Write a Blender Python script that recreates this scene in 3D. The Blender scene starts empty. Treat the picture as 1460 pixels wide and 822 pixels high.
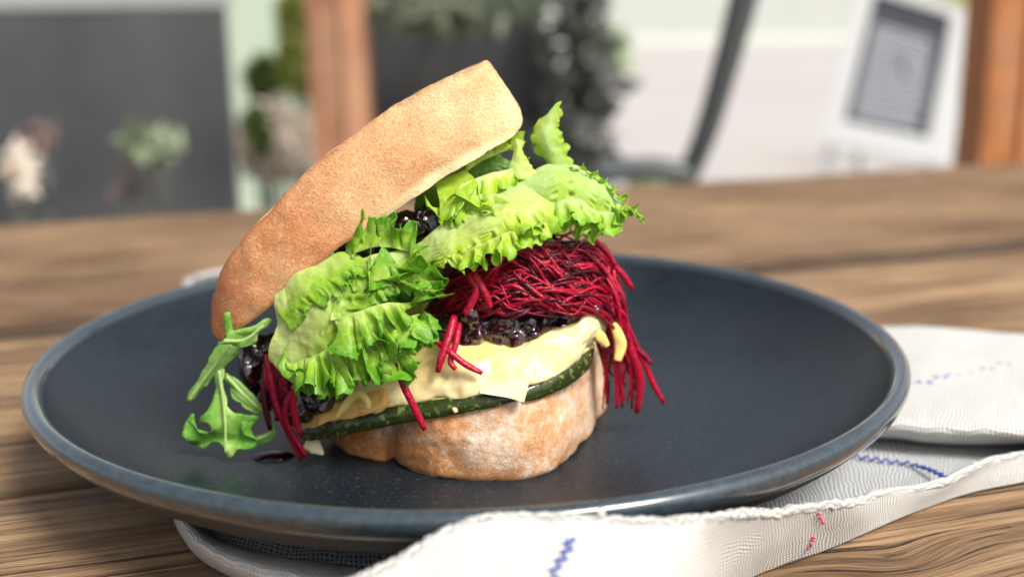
import bpy, bmesh, math, random
import numpy as np
from mathutils import Vector, Matrix, noise
C = bpy.context.scene.collection
SC = bpy.context.scene
rad = math.radians

# ------------------------------------------------------------------ camera
# all modelling is in centimetres; mesh data is written in metres
F_PX = 1600.0
CAM = np.array([1.3462, -35.0246, 13.4993])
PITCH, ROLL = 0.243348, -0.014482
FW = np.array([0, math.cos(PITCH), -math.sin(PITCH)])
R0 = np.array([1.0, 0, 0]); U0 = np.cross(R0, FW)
RT = R0*math.cos(ROLL) + U0*math.sin(ROLL)
UP = -R0*math.sin(ROLL) + U0*math.cos(ROLL)
cd = bpy.data.cameras.new('camera'); cam = bpy.data.objects.new('camera', cd); C.objects.link(cam)
cd.sensor_width = 36; cd.lens = 36*F_PX/1460
cam.matrix_world = Matrix(((RT[0], UP[0], -FW[0], CAM[0]/100), (RT[1], UP[1], -FW[1], CAM[1]/100),
                           (RT[2], UP[2], -FW[2], CAM[2]/100), (0, 0, 0, 1)))
cd.clip_start = 0.01; cd.clip_end = 300
cd.dof.use_dof = True; cd.dof.focus_distance = 0.284; cd.dof.aperture_fstop = 6.8
SC.camera = cam

# ------------------------------------------------------------------ light
w = bpy.data.worlds.new('World'); SC.world = w; w.use_nodes = True
nt = w.node_tree; bg = nt.nodes['Background']
sky = nt.nodes.new('ShaderNodeTexSky'); sky.sky_type = 'NISHITA'; sky.sun_disc = False
SUN_EL, SUN_AZ = 50, 136          # azimuth clockwise from +Y (away from the camera)
sky.sun_elevation = rad(SUN_EL); sky.sun_rotation = rad(SUN_AZ); sky.dust_density = 4; sky.air_density = 1
hs = nt.nodes.new('ShaderNodeHueSaturation'); hs.inputs['Saturation'].default_value = 0.38
nt.links.new(sky.outputs[0], hs.inputs['Color']); nt.links.new(hs.outputs[0], bg.inputs[0])
bg.inputs[1].default_value = 0.12
sl = bpy.data.lights.new('sun', 'SUN'); so = bpy.data.objects.new('sun', sl); C.objects.link(so)
sl.energy = 3.0; sl.angle = rad(20); sl.color = (1, 0.97, 0.91)
sd = Vector((math.sin(rad(SUN_AZ))*math.cos(rad(SUN_EL)), math.cos(rad(SUN_AZ))*math.cos(rad(SUN_EL)), math.sin(rad(SUN_EL))))
so.rotation_euler = sd.to_track_quat('Z', 'Y').to_euler()
vs = SC.view_settings; vs.view_transform = 'Standard'; vs.look = 'None'; vs.gamma = 1; vs.use_curve_mapping = False
vs.exposure = 0.5
SC.render.engine = 'CYCLES'

# ------------------------------------------------------------------ helpers
def ray(px, py):
    return FW + RT*((px-730)/F_PX) - UP*((py-411)/F_PX)
def P(px, py, Y):                       # the point of the photo at depth Y
    d = ray(px, py); return CAM + d*((Y-CAM[1])/d[1])
def PZ(px, py, z):                      # the point of the photo at height z
    d = ray(px, py); return CAM + d*((z-CAM[2])/d[2])
def cat(pts, n, closed=False):          # Catmull-Rom resample by arc length
    p = np.array(pts, float)
    if len(p) == 2 and not closed: return np.linspace(p[0], p[1], n)
    if closed: q = np.vstack([p[-1], p, p[0], p[1]])
    else: q = np.vstack([2*p[0]-p[1], p, 2*p[-1]-p[-2]])
    out = []
    for i in range(1, len(q)-2):
        for t in np.linspace(0, 1, 14, endpoint=False):
            out.append(0.5*((2*q[i]) + (-q[i-1]+q[i+1])*t + (2*q[i-1]-5*q[i]+4*q[i+1]-q[i+2])*t*t + (-q[i-1]+3*q[i]-3*q[i+1]+q[i+2])*t**3))
    out.append(q[-2]); out = np.array(out)
    L = np.r_[0, np.cumsum(np.linalg.norm(np.diff(out[:, :3], axis=0), axis=1))]
    s = np.linspace(0, L[-1], n+1)[:-1] if closed else np.linspace(0, L[-1], n)
    return np.stack([np.interp(s, L, out[:, k]) for k in range(p.shape[1])], 1)
def seg(pts, n):                        # resample by parameter (keeps station pairs together)
    p = np.array(pts, float); x = np.linspace(0, len(p)-1, n); out = np.zeros((n, p.shape[1]))
    for j, t in enumerate(x):
        i = min(int(t), len(p)-2); f = t-i
        a = p[max(i-1, 0)]; b = p[i]; c = p[i+1]; d = p[min(i+2, len(p)-1)]
        out[j] = 0.5*(2*b + (c-a)*f + (2*a-5*b+4*c-d)*f*f + (3*b-a-3*c+d)*f**3)
    return out
def nz(p, s, seed=0.0): return noise.noise(Vector((p[0]*s+seed, p[1]*s+seed*1.7, p[2]*s-seed)))
def nzv(p, s, seed=0.0):
    v = noise.noise_vector(Vector((p[0]*s+seed, p[1]*s+seed*1.7, p[2]*s-seed))); return np.array(v)
def mesh(name, V, Fc, mat, parent=None, smooth=True, base=None, attr=None, uv=None):
    V = np.array(V, float)
    if base is None:
        base = np.zeros(3)
        if parent is None: base = np.array([V[:, 0].mean(), V[:, 1].mean(), V[:, 2].min()])
        else: base = parent['_b'] if '_b' in parent else np.zeros(3); base = np.array(base)
    me = bpy.data.meshes.new(name)
    me.from_pydata(((V-base)/100).tolist(), [], [list(map(int, f)) for f in Fc])
    if smooth: me.polygons.foreach_set('use_smooth', [True]*len(me.polygons))
    if attr is not None:
        for k, a in attr.items():
            at = me.attributes.new(k, 'FLOAT', 'POINT'); at.data.foreach_set('value', np.array(a, float))
    if uv is not None:
        l = me.uv_layers.new(name='UVMap'); uv = np.array(uv, float)
        idx = np.zeros(len(me.loops), int); me.loops.foreach_get('vertex_index', idx)
        l.data.foreach_set('uv', uv[idx].ravel())
    me.materials.append(mat); me.validate(); me.update()
    o = bpy.data.objects.new(name, me); C.objects.link(o)
    if parent is not None: o.parent = parent
    else: o.location = base/100; BASE[o.name] = base
    return o
BASE = {}
def part(name, V, Fc, mat, parent, **k):
    return mesh(name, V, Fc, mat, parent, base=BASE[parent.name] if parent.name in BASE else BASE[parent.parent.name], **k)
def empty(name, base):
    o = bpy.data.objects.new(name, None); C.objects.link(o); o.location = np.array(base)/100; o.empty_display_size = .02
    BASE[o.name] = np.array(base, float); return o
def tag(o, label=None, category=None, group=None, kind=None):
    if label: o['label'] = label
    if category: o['category'] = category
    if group: o['group'] = group
    if kind: o['kind'] = kind
    return o
def grid_faces(nu, nv, closeu=False, closev=False):
    F = []
    for i in range(nu-(0 if closeu else 1)):
        for j in range(nv-(0 if closev else 1)):
            F.append((i*nv+j, ((i+1) % nu)*nv+j, ((i+1) % nu)*nv+(j+1) % nv, i*nv+(j+1) % nv))
    return F
def box(c, s, rz=0.0, bev=0.0):
    """vertices and faces of a box (optionally chamfered) of size s centred at c"""
    bm = bmesh.new(); bmesh.ops.create_cube(bm, size=1)
    for v in bm.verts: v.co = Vector((v.co.x*s[0], v.co.y*s[1], v.co.z*s[2]))
    if bev: bmesh.ops.bevel(bm, geom=bm.edges[:], offset=bev, segments=2, affect='EDGES', profile=.6)
    cs, sn = math.cos(rz), math.sin(rz)
    V = [(c[0]+v.co.x*cs-v.co.y*sn, c[1]+v.co.x*sn+v.co.y*cs, c[2]+v.co.z) for v in bm.verts]
    bm.verts.index_update(); F = [[v.index for v in f.verts] for f in bm.faces]; bm.free(); return V, F
def tube(path, r, ns=6, flat=1.0):
    path = np.array(path); n = len(path); r = np.broadcast_to(r, (n,))
    T = np.gradient(path, axis=0); T /= np.linalg.norm(T, axis=1)[:, None]+1e-9
    up = np.array([0.13, -.9, .4]); V = []
    for i in range(n):
        a = np.cross(T[i], up); a /= np.linalg.norm(a)+1e-9; b = np.cross(a, T[i])
        for k in range(ns):
            t = 2*math.pi*(k+.5)/ns; V.append(path[i] + r[i]*(a*math.cos(t) + b*math.sin(t)*flat))
    F = grid_faces(n, ns, closev=True); F.append(list(range(ns))); F.append([(n-1)*ns+k for k in range(ns)][::-1])
    return V, F

# ------------------------------------------------------------------ materials
def mat(name, col=(.5, .5, .5), rough=.5, **k):
    m = bpy.data.materials.new(name); m.use_nodes = True
    b = m.node_tree.nodes['Principled BSDF']
    b.inputs['Base Color'].default_value = (*col, 1); b.inputs['Roughness'].default_value = rough
    for key, v in k.items(): b.inputs[key.replace('_', ' ')].default_value = v
    return m
class N:
    def __init__(s, m): s.t = m.node_tree; s.b = s.t.nodes['Principled BSDF']; s.m = m
    def n(s, typ, ins=None, **props):
        x = s.t.nodes.new('ShaderNode'+typ)
        for k, v in props.items(): setattr(x, k, v)
        for k, v in (ins or {}).items(): s.set(x, k, v)
        return x
    def set(s, x, k, v):
        i = x.inputs[k]
        if isinstance(v, bpy.types.NodeSocket): s.t.links.new(v, i)
        elif isinstance(v, bpy.types.Node): s.t.links.new(v.outputs[0], i)
        else:
            if isinstance(v, tuple) and len(v) == 3 and i.type == 'RGBA': v = (*v, 1)
            i.default_value = v
    def out(s, k, v): s.set(s.b, k, v)
    def coord(s, scale=(1, 1, 1), kind='Object', rot=(0, 0, 0)):
        c = s.n('TexCoord'); mp = s.n('Mapping', {'Scale': scale, 'Rotation': rot})
        s.t.links.new(c.outputs[kind], mp.inputs['Vector']); return mp.outputs[0]
    def noise(s, vec, scale, detail=4, rough=.55, dist=0):
        x = s.n('TexNoise', {'Vector': vec, 'Scale': scale, 'Detail': detail, 'Roughness': rough, 'Distortion': dist}); return x.outputs['Fac']
    def ramp(s, f, stops, interp='LINEAR'):
        x = s.n('ValToRGB', {'Fac': f}); e = x.color_ramp.elements; x.color_ramp.interpolation = interp
        while len(e) < len(stops): e.new(.5)
        for q, (p, c) in zip(e, stops):
            q.position = p; q.color = (*c, 1) if len(c) == 3 else c
        return x.outputs[0]
    def mix(s, f, a, b, mode='MIX'):
        x = s.n('Mix', data_type='RGBA', blend_type=mode); s.set(x, 0, f); s.set(x, 6, a); s.set(x, 7, b); return x.outputs[2]
    def math(s, op, a, b=0.0, c=None):
        x = s.n('Math', operation=op); s.set(x, 0, a); s.set(x, 1, b)
        if c is not None: s.set(x, 2, c)
        return x.outputs[0]
    def mr(s, v, a, b, c=0.0, d=1.0):
        return s.n('MapRange', {'Value': v, 'From Min': a, 'From Max': b, 'To Min': c, 'To Max': d}).outputs[0]
    def bump(s, h, strength=.5, dist=.001, prev=None):
        x = s.n('Bump', {'Height': h, 'Strength': strength, 'Distance': dist})
        if prev is not None: s.set(x, 'Normal', prev)
        return x.outputs[0]
    def attr(s, name): return s.n('Attribute', attribute_name=name).outputs['Fac']

def wood_mat(name, dark, mid, light, rot=0.0, sc=1.0, rough=.62, shift=0.0, knots=()):
    m = mat(name, rough=rough); g = N(m)
    c = g.n('TexCoord').outputs['Object']
    mp0 = g.n('Mapping', {'Vector': c, 'Rotation': (0, 0, rot), 'Location': (shift, shift*.37, 0)}).outputs[0]
    sx = g.n('SeparateXYZ', {'Vector': mp0})
    x, y, z = sx.outputs
    big = g.noise(g.n('CombineXYZ', {'X': g.math('MULTIPLY', x, 5*sc), 'Y': g.math('MULTIPLY', y, 22*sc), 'Z': z}).outputs[0], 1, 3, .5)
    yw = g.math('ADD', y, g.math('MULTIPLY', g.math('SUBTRACT', big, .5), .009/sc))
    for (kx, ky, kr, ka) in knots:      # grain bends round each knot
        dx = g.math('SUBTRACT', x, kx); dy = g.math('SUBTRACT', y, ky)
        d2 = g.math('ADD', g.math('MULTIPLY', g.math('MULTIPLY', dx, dx), .35), g.math('MULTIPLY', dy, dy))
        fall = g.math('POWER', 2.718, g.math('MULTIPLY', d2, -1/(kr*kr)))
        yw = g.math('ADD', yw, g.math('MULTIPLY', fall, ka))
    v = g.n('CombineXYZ', {'X': g.math('MULTIPLY', x, 6*sc), 'Y': g.math('MULTIPLY', yw, 210*sc), 'Z': g.math('MULTIPLY', z, 40*sc)}).outputs[0]
    grain = g.noise(v, 1, 6, .62, .4)
    v2 = g.n('CombineXYZ', {'X': g.math('MULTIPLY', x, 14*sc), 'Y': g.math('MULTIPLY', yw, 900*sc), 'Z': 0.0}).outputs[0]
    fine = g.noise(v2, 1, 3, .7)
    v3 = g.n('CombineXYZ', {'X': g.math('MULTIPLY', x, 4*sc), 'Y': g.math('MULTIPLY', yw, 30*sc), 'Z': 3.0}).outputs[0]
    broad = g.noise(v3, 1, 3, .5)
    mixv = g.math('ADD', g.math('MULTIPLY', grain, .62), g.math('MULTIPLY', broad, .38))
    col = g.ramp(mixv, [(.30, dark), (.47, mid), (.56, light), (.66, mid), (.78, dark)])
    col = g.mix(g.mr(fine, .32, .66, 0, .8), col, g.mix(.5, col, (.02, .012, .008)), 'MIX')
    v4 = g.n('CombineXYZ', {'X': g.math('MULTIPLY', x, 9*sc), 'Y': g.math('MULTIPLY', yw, 330*sc), 'Z': 7.0}).outputs[0]
    v5 = g.n('CombineXYZ', {'X': g.math('MULTIPLY', x, 35*sc), 'Y': g.math('MULTIPLY', yw, 1700*sc), 'Z': 0.0}).outputs[0]
    fibre = g.noise(v5, 1, 2, .8); col = g.mix(g.mr(fibre, .45, .62, 0, .5), col, g.mix(.5, col, (.72, .52, .34)))
    crack = g.mr(g.noise(v4, 1, 5, .6), .33, .42, 1, 0)
    col = g.mix(g.math('MULTIPLY', crack, .8), col, (.02, .012, .007))
    patch = g.noise(mp0, 9*sc, 3)
    col = g.mix(g.mr(patch, .62, .35, 0, .35), g.mix(g.mr(patch, .35, .7, 0, .5), col, g.mix(.55, col, (.05, .028, .016))), g.mix(.5, col, (.45, .30, .18)))
    g.out('Specular IOR Level', .25)
    col = g.mix(g.math('MULTIPLY', g.attr('seam'), .8), col, (.015, .009, .006))
    g.out('Base Color', col)
    g.out('Roughness', g.mr(grain, .3, .7, rough-.12, rough+.12))
    b1 = g.bump(mixv, .8, .002); b2 = g.bump(fibre, .5, .0004, g.bump(fine, .6, .0006, b1))
    g.out('Normal', g.bump(crack, 1.0, -.003, b2)); return m

# ------------------------------------------------------------------ setting: table
TA = rad(16.5); ca, sa = math.cos(TA), math.sin(TA)
def tv(u, v): return np.array([u*ca - v*sa, u*sa + v*ca])
M_table = wood_mat('weathered_table_wood', (.034, .016, .006), (.165, .080, .030), (.32, .185, .085), rot=-TA, shift=.31)
M_table2 = wood_mat('weathered_table_wood_knotty', (.024, .011, .005), (.18, .088, .034), (.42, .26, .13), rot=-TA, shift=.12,
                    knots=((0.1983, -0.0791, .010, .007), (0.2383, -0.1011, .012, -.006)))
table = empty('wooden_table', (0, 0, -3))
tag(table, 'weathered brown plank table under the blue plate', 'table')
planks = [(18.7, 47.0, M_table, .0), (-.25, 17.3, M_table2, .0), (-19.5, -.6, M_table2, 0), (-38, -19.8, M_table, 0)]
for k, (v0, v1, m, dz) in enumerate(planks):
    nu, nv = 220, 26
    us = np.linspace(-75, 95, nu)
    prof = []
    vv = np.r_[0, .008, .02, .035, .05, np.linspace(.07, .93, nv-10), .95, .965, .98, .992, 1]
    V = []; sm = []
    for i, u in enumerate(us):
        for j, t in enumerate(vv):
            v = v0 + (v1-v0)*t
            e0 = (v-v0); e1 = (v1-v); e = min(e0, e1)
            wob = nz((u, k*9.1, 0), .12)*.12
            vj = v + (wob if j in (0, 1) or j in (nv-1, nv-2) else 0)
            z = dz + nz((u*.25, v*1.2, k), .5)*.035 - (max(0, .4-e)/.4)**2*.25
            if j in (0, nv-1): z = -.45
            p = tv(u, vj); V.append((p[0], p[1], z)); sm.append(max(0, 1-e/((1.1 if abs(v-18) < 3 else .3)*(1+.6*nz((u*.5, k, 3), .6))))**.7)
        for j, zz in ((nv-1, -3.0), (0, -3.0)):
            p = tv(u, v1 if j else v0); V.append((p[0], p[1], zz)); sm.append(1)
    F = grid_faces(nu, nv+2, closev=True)
    L = nv+2; F.append([j for j in range(L)]); F.append([(nu-1)*L+j for j in range(L)][::-1])
    part('plank', V, F, m, table, attr={'seam': sm})
# leg rails below the planks so that the table stands on the pavement
M_tleg = wood_mat('table_leg_wood', (.07, .035, .018), (.16, .085, .04), (.26, .16, .09))
for (u, v) in ((-66, 40), (86, 40), (-66, -32), (86, -32)):
    p = tv(u, v); V, F = box((p[0], p[1], -44.5), (8, 8, 83), TA, .5); part('leg', V, F, M_tleg, table, smooth=False)
for v in (40, -32):
    p = tv(10, v); V, F = box((p[0], p[1], -9.3), (143.6, 3, 12), TA, .3); part('apron', V, F, M_tleg, table, smooth=False)

# ------------------------------------------------------------------ setting: ground and background
GZ = -86.0
m = mat('pale_concrete', rough=.85); g = N(m); c = g.coord()
col = g.mix(g.noise(c, .8, 5), (.40, .365, .34), (.47, .43, .40)); col = g.mix(g.mr(g.noise(c, .25, 3), .45, .6), col, (.44, .42, .40))
g.out('Base Color', col)
V = []; 
ng = 40
for i in range(ng):
    for j in range(ng):
        x = (i/(ng-1)-.5); y = (j/(ng-1)-.5); V.append((x*16000, y*16000+2000, GZ))
ground = mesh('ground', V, grid_faces(ng, ng), m, smooth=False); tag(ground, 'pale pavement beyond the table', kind='structure')
def bgp(px, py, Yd): return P(px, py, Yd)

M_panel = mat('charcoal_panel', (.09, .092, .095), .42); g = N(M_panel); c = g.coord()
g.out('Base Color', g.mix(g.mr(g.noise(c, 2.2, 3), .35, .65), (.032, .035, .039), (.075, .076, .077)))
M_rail = mat('grey_rail', (.30, .31, .31), .5)
def panel(x0, x1, ytop, Y, label, thick=3, slats=0):
    a = P(x0, 150, Y); b = P(x1, 150, Y); zt = P(x0, ytop, Y)[2]
    cx = (a[0]+b[0])/2; w_ = b[0]-a[0]
    e = empty('windbreak_panel', (cx, Y, GZ)); tag(e, label, 'windbreak panel')
    V, F = box((cx, Y, (zt+GZ+12)/2), (w_, thick, zt-GZ-12), 0, .5); part('fabric_panel', V, F, M_panel, e, smooth=False)
    V, F = box((cx, Y, zt+2.0), (w_+2, thick+1, 3.9), 0, .8); part('top_rail', V, F, M_rail, e, smooth=False)
    for xx in (cx-w_/2+4, cx+w_/2-4):
        V, F = box((xx, Y, GZ+6), (5, thick+6, 11.9), 0, .8); part('foot', V, F, M_rail, e, smooth=False)
    return e
panel(-330, 331, 22, 178, 'wide charcoal windbreak panel at the left behind the table')
panel(528, 778, -60, 215, 'charcoal windbreak panel to the right of the brown post')

def post(x0, x1, Y, rz, colA, colB, label, zt=190, steps=2):
    a = P(x0, 150, Y); b = P(x1, 150, Y); cx = (a[0]+b[0])/2; w_ = (b[0]-a[0])
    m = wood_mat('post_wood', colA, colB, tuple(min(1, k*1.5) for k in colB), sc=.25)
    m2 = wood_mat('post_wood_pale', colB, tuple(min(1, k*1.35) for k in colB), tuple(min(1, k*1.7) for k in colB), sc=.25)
    e = empty('wooden_post', (cx, Y, GZ)); tag(e, label, 'post')
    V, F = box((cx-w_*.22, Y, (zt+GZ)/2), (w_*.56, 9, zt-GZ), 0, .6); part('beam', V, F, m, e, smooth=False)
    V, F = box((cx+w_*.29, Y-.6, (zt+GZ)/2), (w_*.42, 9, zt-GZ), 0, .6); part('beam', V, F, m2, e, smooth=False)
    V, F = box((cx, Y, GZ+1.0), (w_+5, 16, 2), 0, .3); part('base_plate', V, F, M_rail, e, smooth=False)
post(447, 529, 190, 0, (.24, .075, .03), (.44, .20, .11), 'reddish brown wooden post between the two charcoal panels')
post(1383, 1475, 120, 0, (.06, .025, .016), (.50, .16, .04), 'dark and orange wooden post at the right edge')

# pale building wall far behind with its base step
M_wall = mat('pale_render', rough=.8); g = N(M_wall); c = g.coord()
g.out('Base Color', g.mix(g.noise(c, .8, 3), (.62, .66, .58), (.74, .76, .70)))
for (x0, x1, Y, col, lab) in ((200, 560, 420, (.44, .52, .40), 'pale green rendered wall between left panel and brown post'),
                         (560, 2300, 3300, (.50, .52, .48), 'long pale rendered wall across the far side of the pavement')):
    a = P(x0, 100, Y); b = P(x1, 100, Y); mm = mat('wall_render', rough=.85); g = N(mm)
    g.out('Base Color', g.mix(g.noise(g.coord(), 1.2, 4), col, tuple(k*.88 for k in col)))
    e = empty('rendered_wall', ((a[0]+b[0])/2, Y, GZ)); tag(e, lab, 'wall')
    ht = 190 if Y < 1000 else 420
    V, F = box(((a[0]+b[0])/2, Y+10, GZ+ht/2), (b[0]-a[0], 20, ht), 0, 1); part('wall_face', V, F, mm, e, smooth=False)
    V, F = box(((a[0]+b[0])/2, Y-4, GZ+6), (b[0]-a[0], 7.9, 12), 0, 1); part('plinth', V, F, M_wall, e, smooth=False)

# foliage plants in pots
def leafmat(name, a, b, tr=.3):
    m = mat(name, a, .5); g = N(m); r = g.noise(g.coord(), 40, 2)
    col = g.mix(g.mr(r, .35, .65), a, b); g.out('Base Color', col)
    t = g.n('BsdfTranslucent', {'Color': col}); mx = g.n('MixShader', {0: tr, 1: g.b.outputs[0], 2: t})
    o = [x for x in g.t.nodes if x.type == 'OUTPUT_MATERIAL'][0]; g.t.links.new(mx.outputs[0], o.inputs[0]); return m
LM_green = leafmat('green_leaves', (.09, .17, .04), (.22, .30, .07))
LM_pale = leafmat('pale_leaves', (.36, .48, .26), (.60, .66, .44))
LM_cream = leafmat('cream_petals', (.72, .62, .50), (.80, .74, .66))
LM_dark = leafmat('dark_leaves', (.07, .08, .07), (.17, .17, .15))
LM_pink = leafmat('pink_petals', (.22, .15, .14), (.34, .24, .22))
LM_pale2 = leafmat('muted_leaves', (.20, .26, .15), (.34, .38, .24))
M_pot = mat('grey_pot', (.32, .30, .28), .7)
def plant(px, py, Y, rx, rz, lm, label, n=260, leaf=3.0, seed=1, pot=True, group=None, potcol=None, ry=None):
    rnd = random.Random(seed); c = P(px, py, Y); k = (Y-CAM[1])/F_PX
    rx, rz = rx*k, rz*k; ry = ry or rx*.8
    e = empty('potted_plant', (c[0], Y, GZ)); tag(e, label, 'plant', group)
    V = []; F = []
    for i in range(n):
        while True:
            d = np.array([rnd.uniform(-1, 1) for _ in range(3)])
            if d@d < 1: break
        q = c + d*np.array([rx, ry, rz])*(1+.25*nz(d, 1.5, seed))
        s = leaf*rnd.uniform(.6, 1.4); a = np.array([rnd.gauss(0, 1) for _ in range(3)]); a /= np.linalg.norm(a)
        b = np.cross(a, [rnd.gauss(0, 1) for _ in range(3)]); b /= np.linalg.norm(b); nn = np.cross(a, b)
        o = len(V); V += [q-a*s, q-a*.1*s+b*s*.45+nn*.15*s, q+a*s, q-a*.1*s-b*s*.45+nn*.15*s, q-a*.1*s-nn*.1*s]
        F += [(o, o+1, o+4), (o+1, o+2, o+4), (o+2, o+3, o+4), (o+3, o, o+4)]
    fo = part('foliage', V, F, lm, e, smooth=False); fo['kind'] = 'stuff'
    V = []; F = []
    for i in range(9):
        q = c+np.array([rnd.uniform(-.6, .6)*rx, rnd.uniform(-.6, .6)*ry, rnd.uniform(-.6, .5)*rz])
        v, f = tube(cat([(c[0]+rnd.uniform(-1, 1), Y, GZ+15), (c[0]*.6+q[0]*.4, Y, (GZ+q[2])/2), q], 8), .22, 5); o = len(V); V += v; F += [[x+o for x in y] for y in f]
    part('stems', V, F, LM_dark, e)
    ph = 22; V = []; ns = 28
    for (r, z) in ((7, 0), (9.5, ph), (10.5, ph), (10.5, ph+2.5), (9.3, ph+2.5), (9, ph-1.5), (0.01, ph-2)):
        for k2 in range(ns): t = 2*math.pi*k2/ns; V.append((c[0]+r*math.cos(t), Y+r*math.sin(t), GZ+z))
    F = grid_faces(7, ns, closev=True); F.append(list(range(ns))[::-1]); part('pot', V, F, M_pot, e)
plant(378, 118, 250, 26, 42, LM_green, 'green leafy plant hanging low against the pale green wall', 200, 3, 3)
plant(424, 60, 240, 22, 75, leafmat('olive_leaves', (.20, .24, .05), (.34, .38, .08)), 'tall olive green plant just left of the brown post', 420, 3.2, 4)
plant(392, 205, 230, 52, 52, LM_cream, 'cream flowering plant low between left panel and post', 420, 3.6, 5)
plant(366, 185, 210, 16, 36, LM_green, 'small dark green plant among the cream flowers', 60, 2.6, 15)
plant(212, 205, 150, 42, 28, LM_pale2, 'pale green plant in front of the left charcoal panel', 80, 2.0, 6)
plant(190, 262, 152, 30, 26, LM_pink, 'dull pink plant below the pale green one at the left panel', 26, 1.4, 7)
plant(26, 245, 140, 20, 44, LM_cream, 'cream flower cluster at the far left of the table', 70, 2.0, 8)
plant(56, 200, 150, 18, 20, LM_pink, 'small pink flower cluster beside the cream one', 34, 2.2, 9)
plant(828, 110, 205, 62, 150, LM_dark, 'dark leafy shrub at the right end of the second panel', 170, 4.2, 10)
plant(800, 215, 195, 66, 50, LM_dark, 'low dark shrub behind the sandwich lettuce', 150, 3.6, 11)
plant(850, 70, 300, 44, 40, LM_pale, 'pale green leaves above the dark shrub', 90, 4.2, 12)
plant(650, 20, 190, 120, 26, leafmat('grey_green_leaves', (.12, .15, .10), (.24, .27, .18)), 'grey green foliage along the top of the second panel', 260, 3.4, 13)

# dark leaning pole and low bar of the seat behind the table
M_pole = mat('dark_steel', (.075, .085, .085), .4)
e0 = empty('metal_chair', (P(985, 270, 120)[0], 120, GZ)); tag(e0, 'dark grey metal chair with one slanting back rail beyond the table', 'chair')
pth = cat([P(1075, -60, 104), P(1060, 0, 105), P(1036, 90, 107), P(1008, 185, 110), P(978, 262, 113), P(965, 330, 115)], 30)
V, F = tube(pth, np.linspace(1.85, 1.35, 30), 12, .8); part('back_rail', V, F, M_pole, e0)
s0 = P(965, 330, 115)
V, F = box((s0[0]-18, 118, s0[2]-.5), (46, 40, 3), .12, .8); part('seat', V, F, M_pole, e0)
a_ = P(1040, 100, 104)
V, F = tube(cat([P(850, 246, 112), P(930, 240, 112), P(985, 250, 112)], 14), 1.5, 10, 1); part('arm', V, F, M_pole, e0)
V, F = tube([P(850, 246, 112), P(846, 300, 112), (P(846, 300, 112)[0], 113, s0[2])], 1.2, 8, 1); part('arm_support', V, F, M_pole, e0)
for dx in (-39, 3):
    for dy in (-17, 17):
        V, F = tube([(s0[0]-18+18*np.sign(dx+18)+0, 118+dy, s0[2]-1.5), (s0[0]-18+20*np.sign(dx+18), 118+dy*1.12, GZ)], 1.2, 10); part('leg', V, F, M_pole, e0)
e1 = plant(930, 262, 150, 30, 20, LM_pale, 'pale mint plant beside the leaning dark rail', 60, 2.2, 14)

# A-frame menu board
M_wf = mat('white_painted_frame', (.62, .615, .60), .55)
M_bd = mat('chalkboard', (.055, .058, .07), .6)
M_ch = mat('chalk', (.55, .56, .60), .9)
Yb = 520.0
bl = P(1172, 206, Yb); br = P(1350, 240, Yb-40); tr = P(1390, 20, Yb-20+12); tl = P(1232, -32, Yb+32)
sgn = empty('menu_board', ((bl[0]+br[0])/2, Yb, GZ)); tag(sgn, 'white framed chalkboard menu sign standing on the pavement', 'sign')
def quad(u, v, off=0.0):
    q = bl*(1-u)*(1-v)+br*u*(1-v)+tr*u*v+tl*(1-u)*v
    nn = np.cross(br-bl, tl-bl); nn /= np.linalg.norm(nn)
    if nn[1] > 0: nn = -nn
    return q + nn*off
def bar(u0, v0, u1, v1, o0, o1):
    V = [quad(u, v, o) for o in (o0, o1) for (u, v) in ((u0, v0), (u1, v0), (u1, v1), (u0, v1))]
    F = [(0, 1, 2, 3), (7, 6, 5, 4), (0, 4, 5, 1), (1, 5, 6, 2), (2, 6, 7, 3), (3, 7, 4, 0)]; return V, F
for (a, b, c_, d) in ((0, 0, 1, .15), (0, .93, 1, 1), (0, .15, .13, .93), (.83, .15, 1, .93)):
    V, F = bar(a, b, c_, d, -2, 2.5); part('frame', V, F, M_wf, sgn, smooth=False)
V, F = bar(.13, .15, .83, .93, -1, .6); part('board', V, F, M_bd, sgn, smooth=False)
rnd = random.Random(5)
VV = []; FF = []
for r in range(15):                     # blurred, unreadable chalk rows
    v0 = .2+.038*r; u = .2
    while u < .70:
        l = rnd.uniform(.03, .09); V, F = bar(u, v0, min(.74, u+l), v0+.019, .6, .9); o = len(VV); VV += V; FF += [[i+o for i in f] for f in F]; u += l+.012
part('chalk_writing', VV, FF, M_ch, sgn, smooth=False)
for (u, h) in ((.06, 0), (.94, 0)):
    q = quad(u, 0.02); V, F = box((q[0], q[1], (q[2]+GZ)/2), (4, 4, q[2]-GZ), .3, .5); part('leg', V, F, M_wf, sgn, smooth=False)
    q = quad(u, .97, -2); V, F = tube([q, (q[0]+15, q[1]+50, GZ)], 2.4, 6); part('rear_leg', V, F, M_wf, sgn)
plant(1350, 15, 640, 40, 34, leafmat('yellow_green_leaves', (.42, .44, .12), (.6, .58, .25)), 'yellow green plant in front of the menu board top', 200, 4.2, 21)

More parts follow.
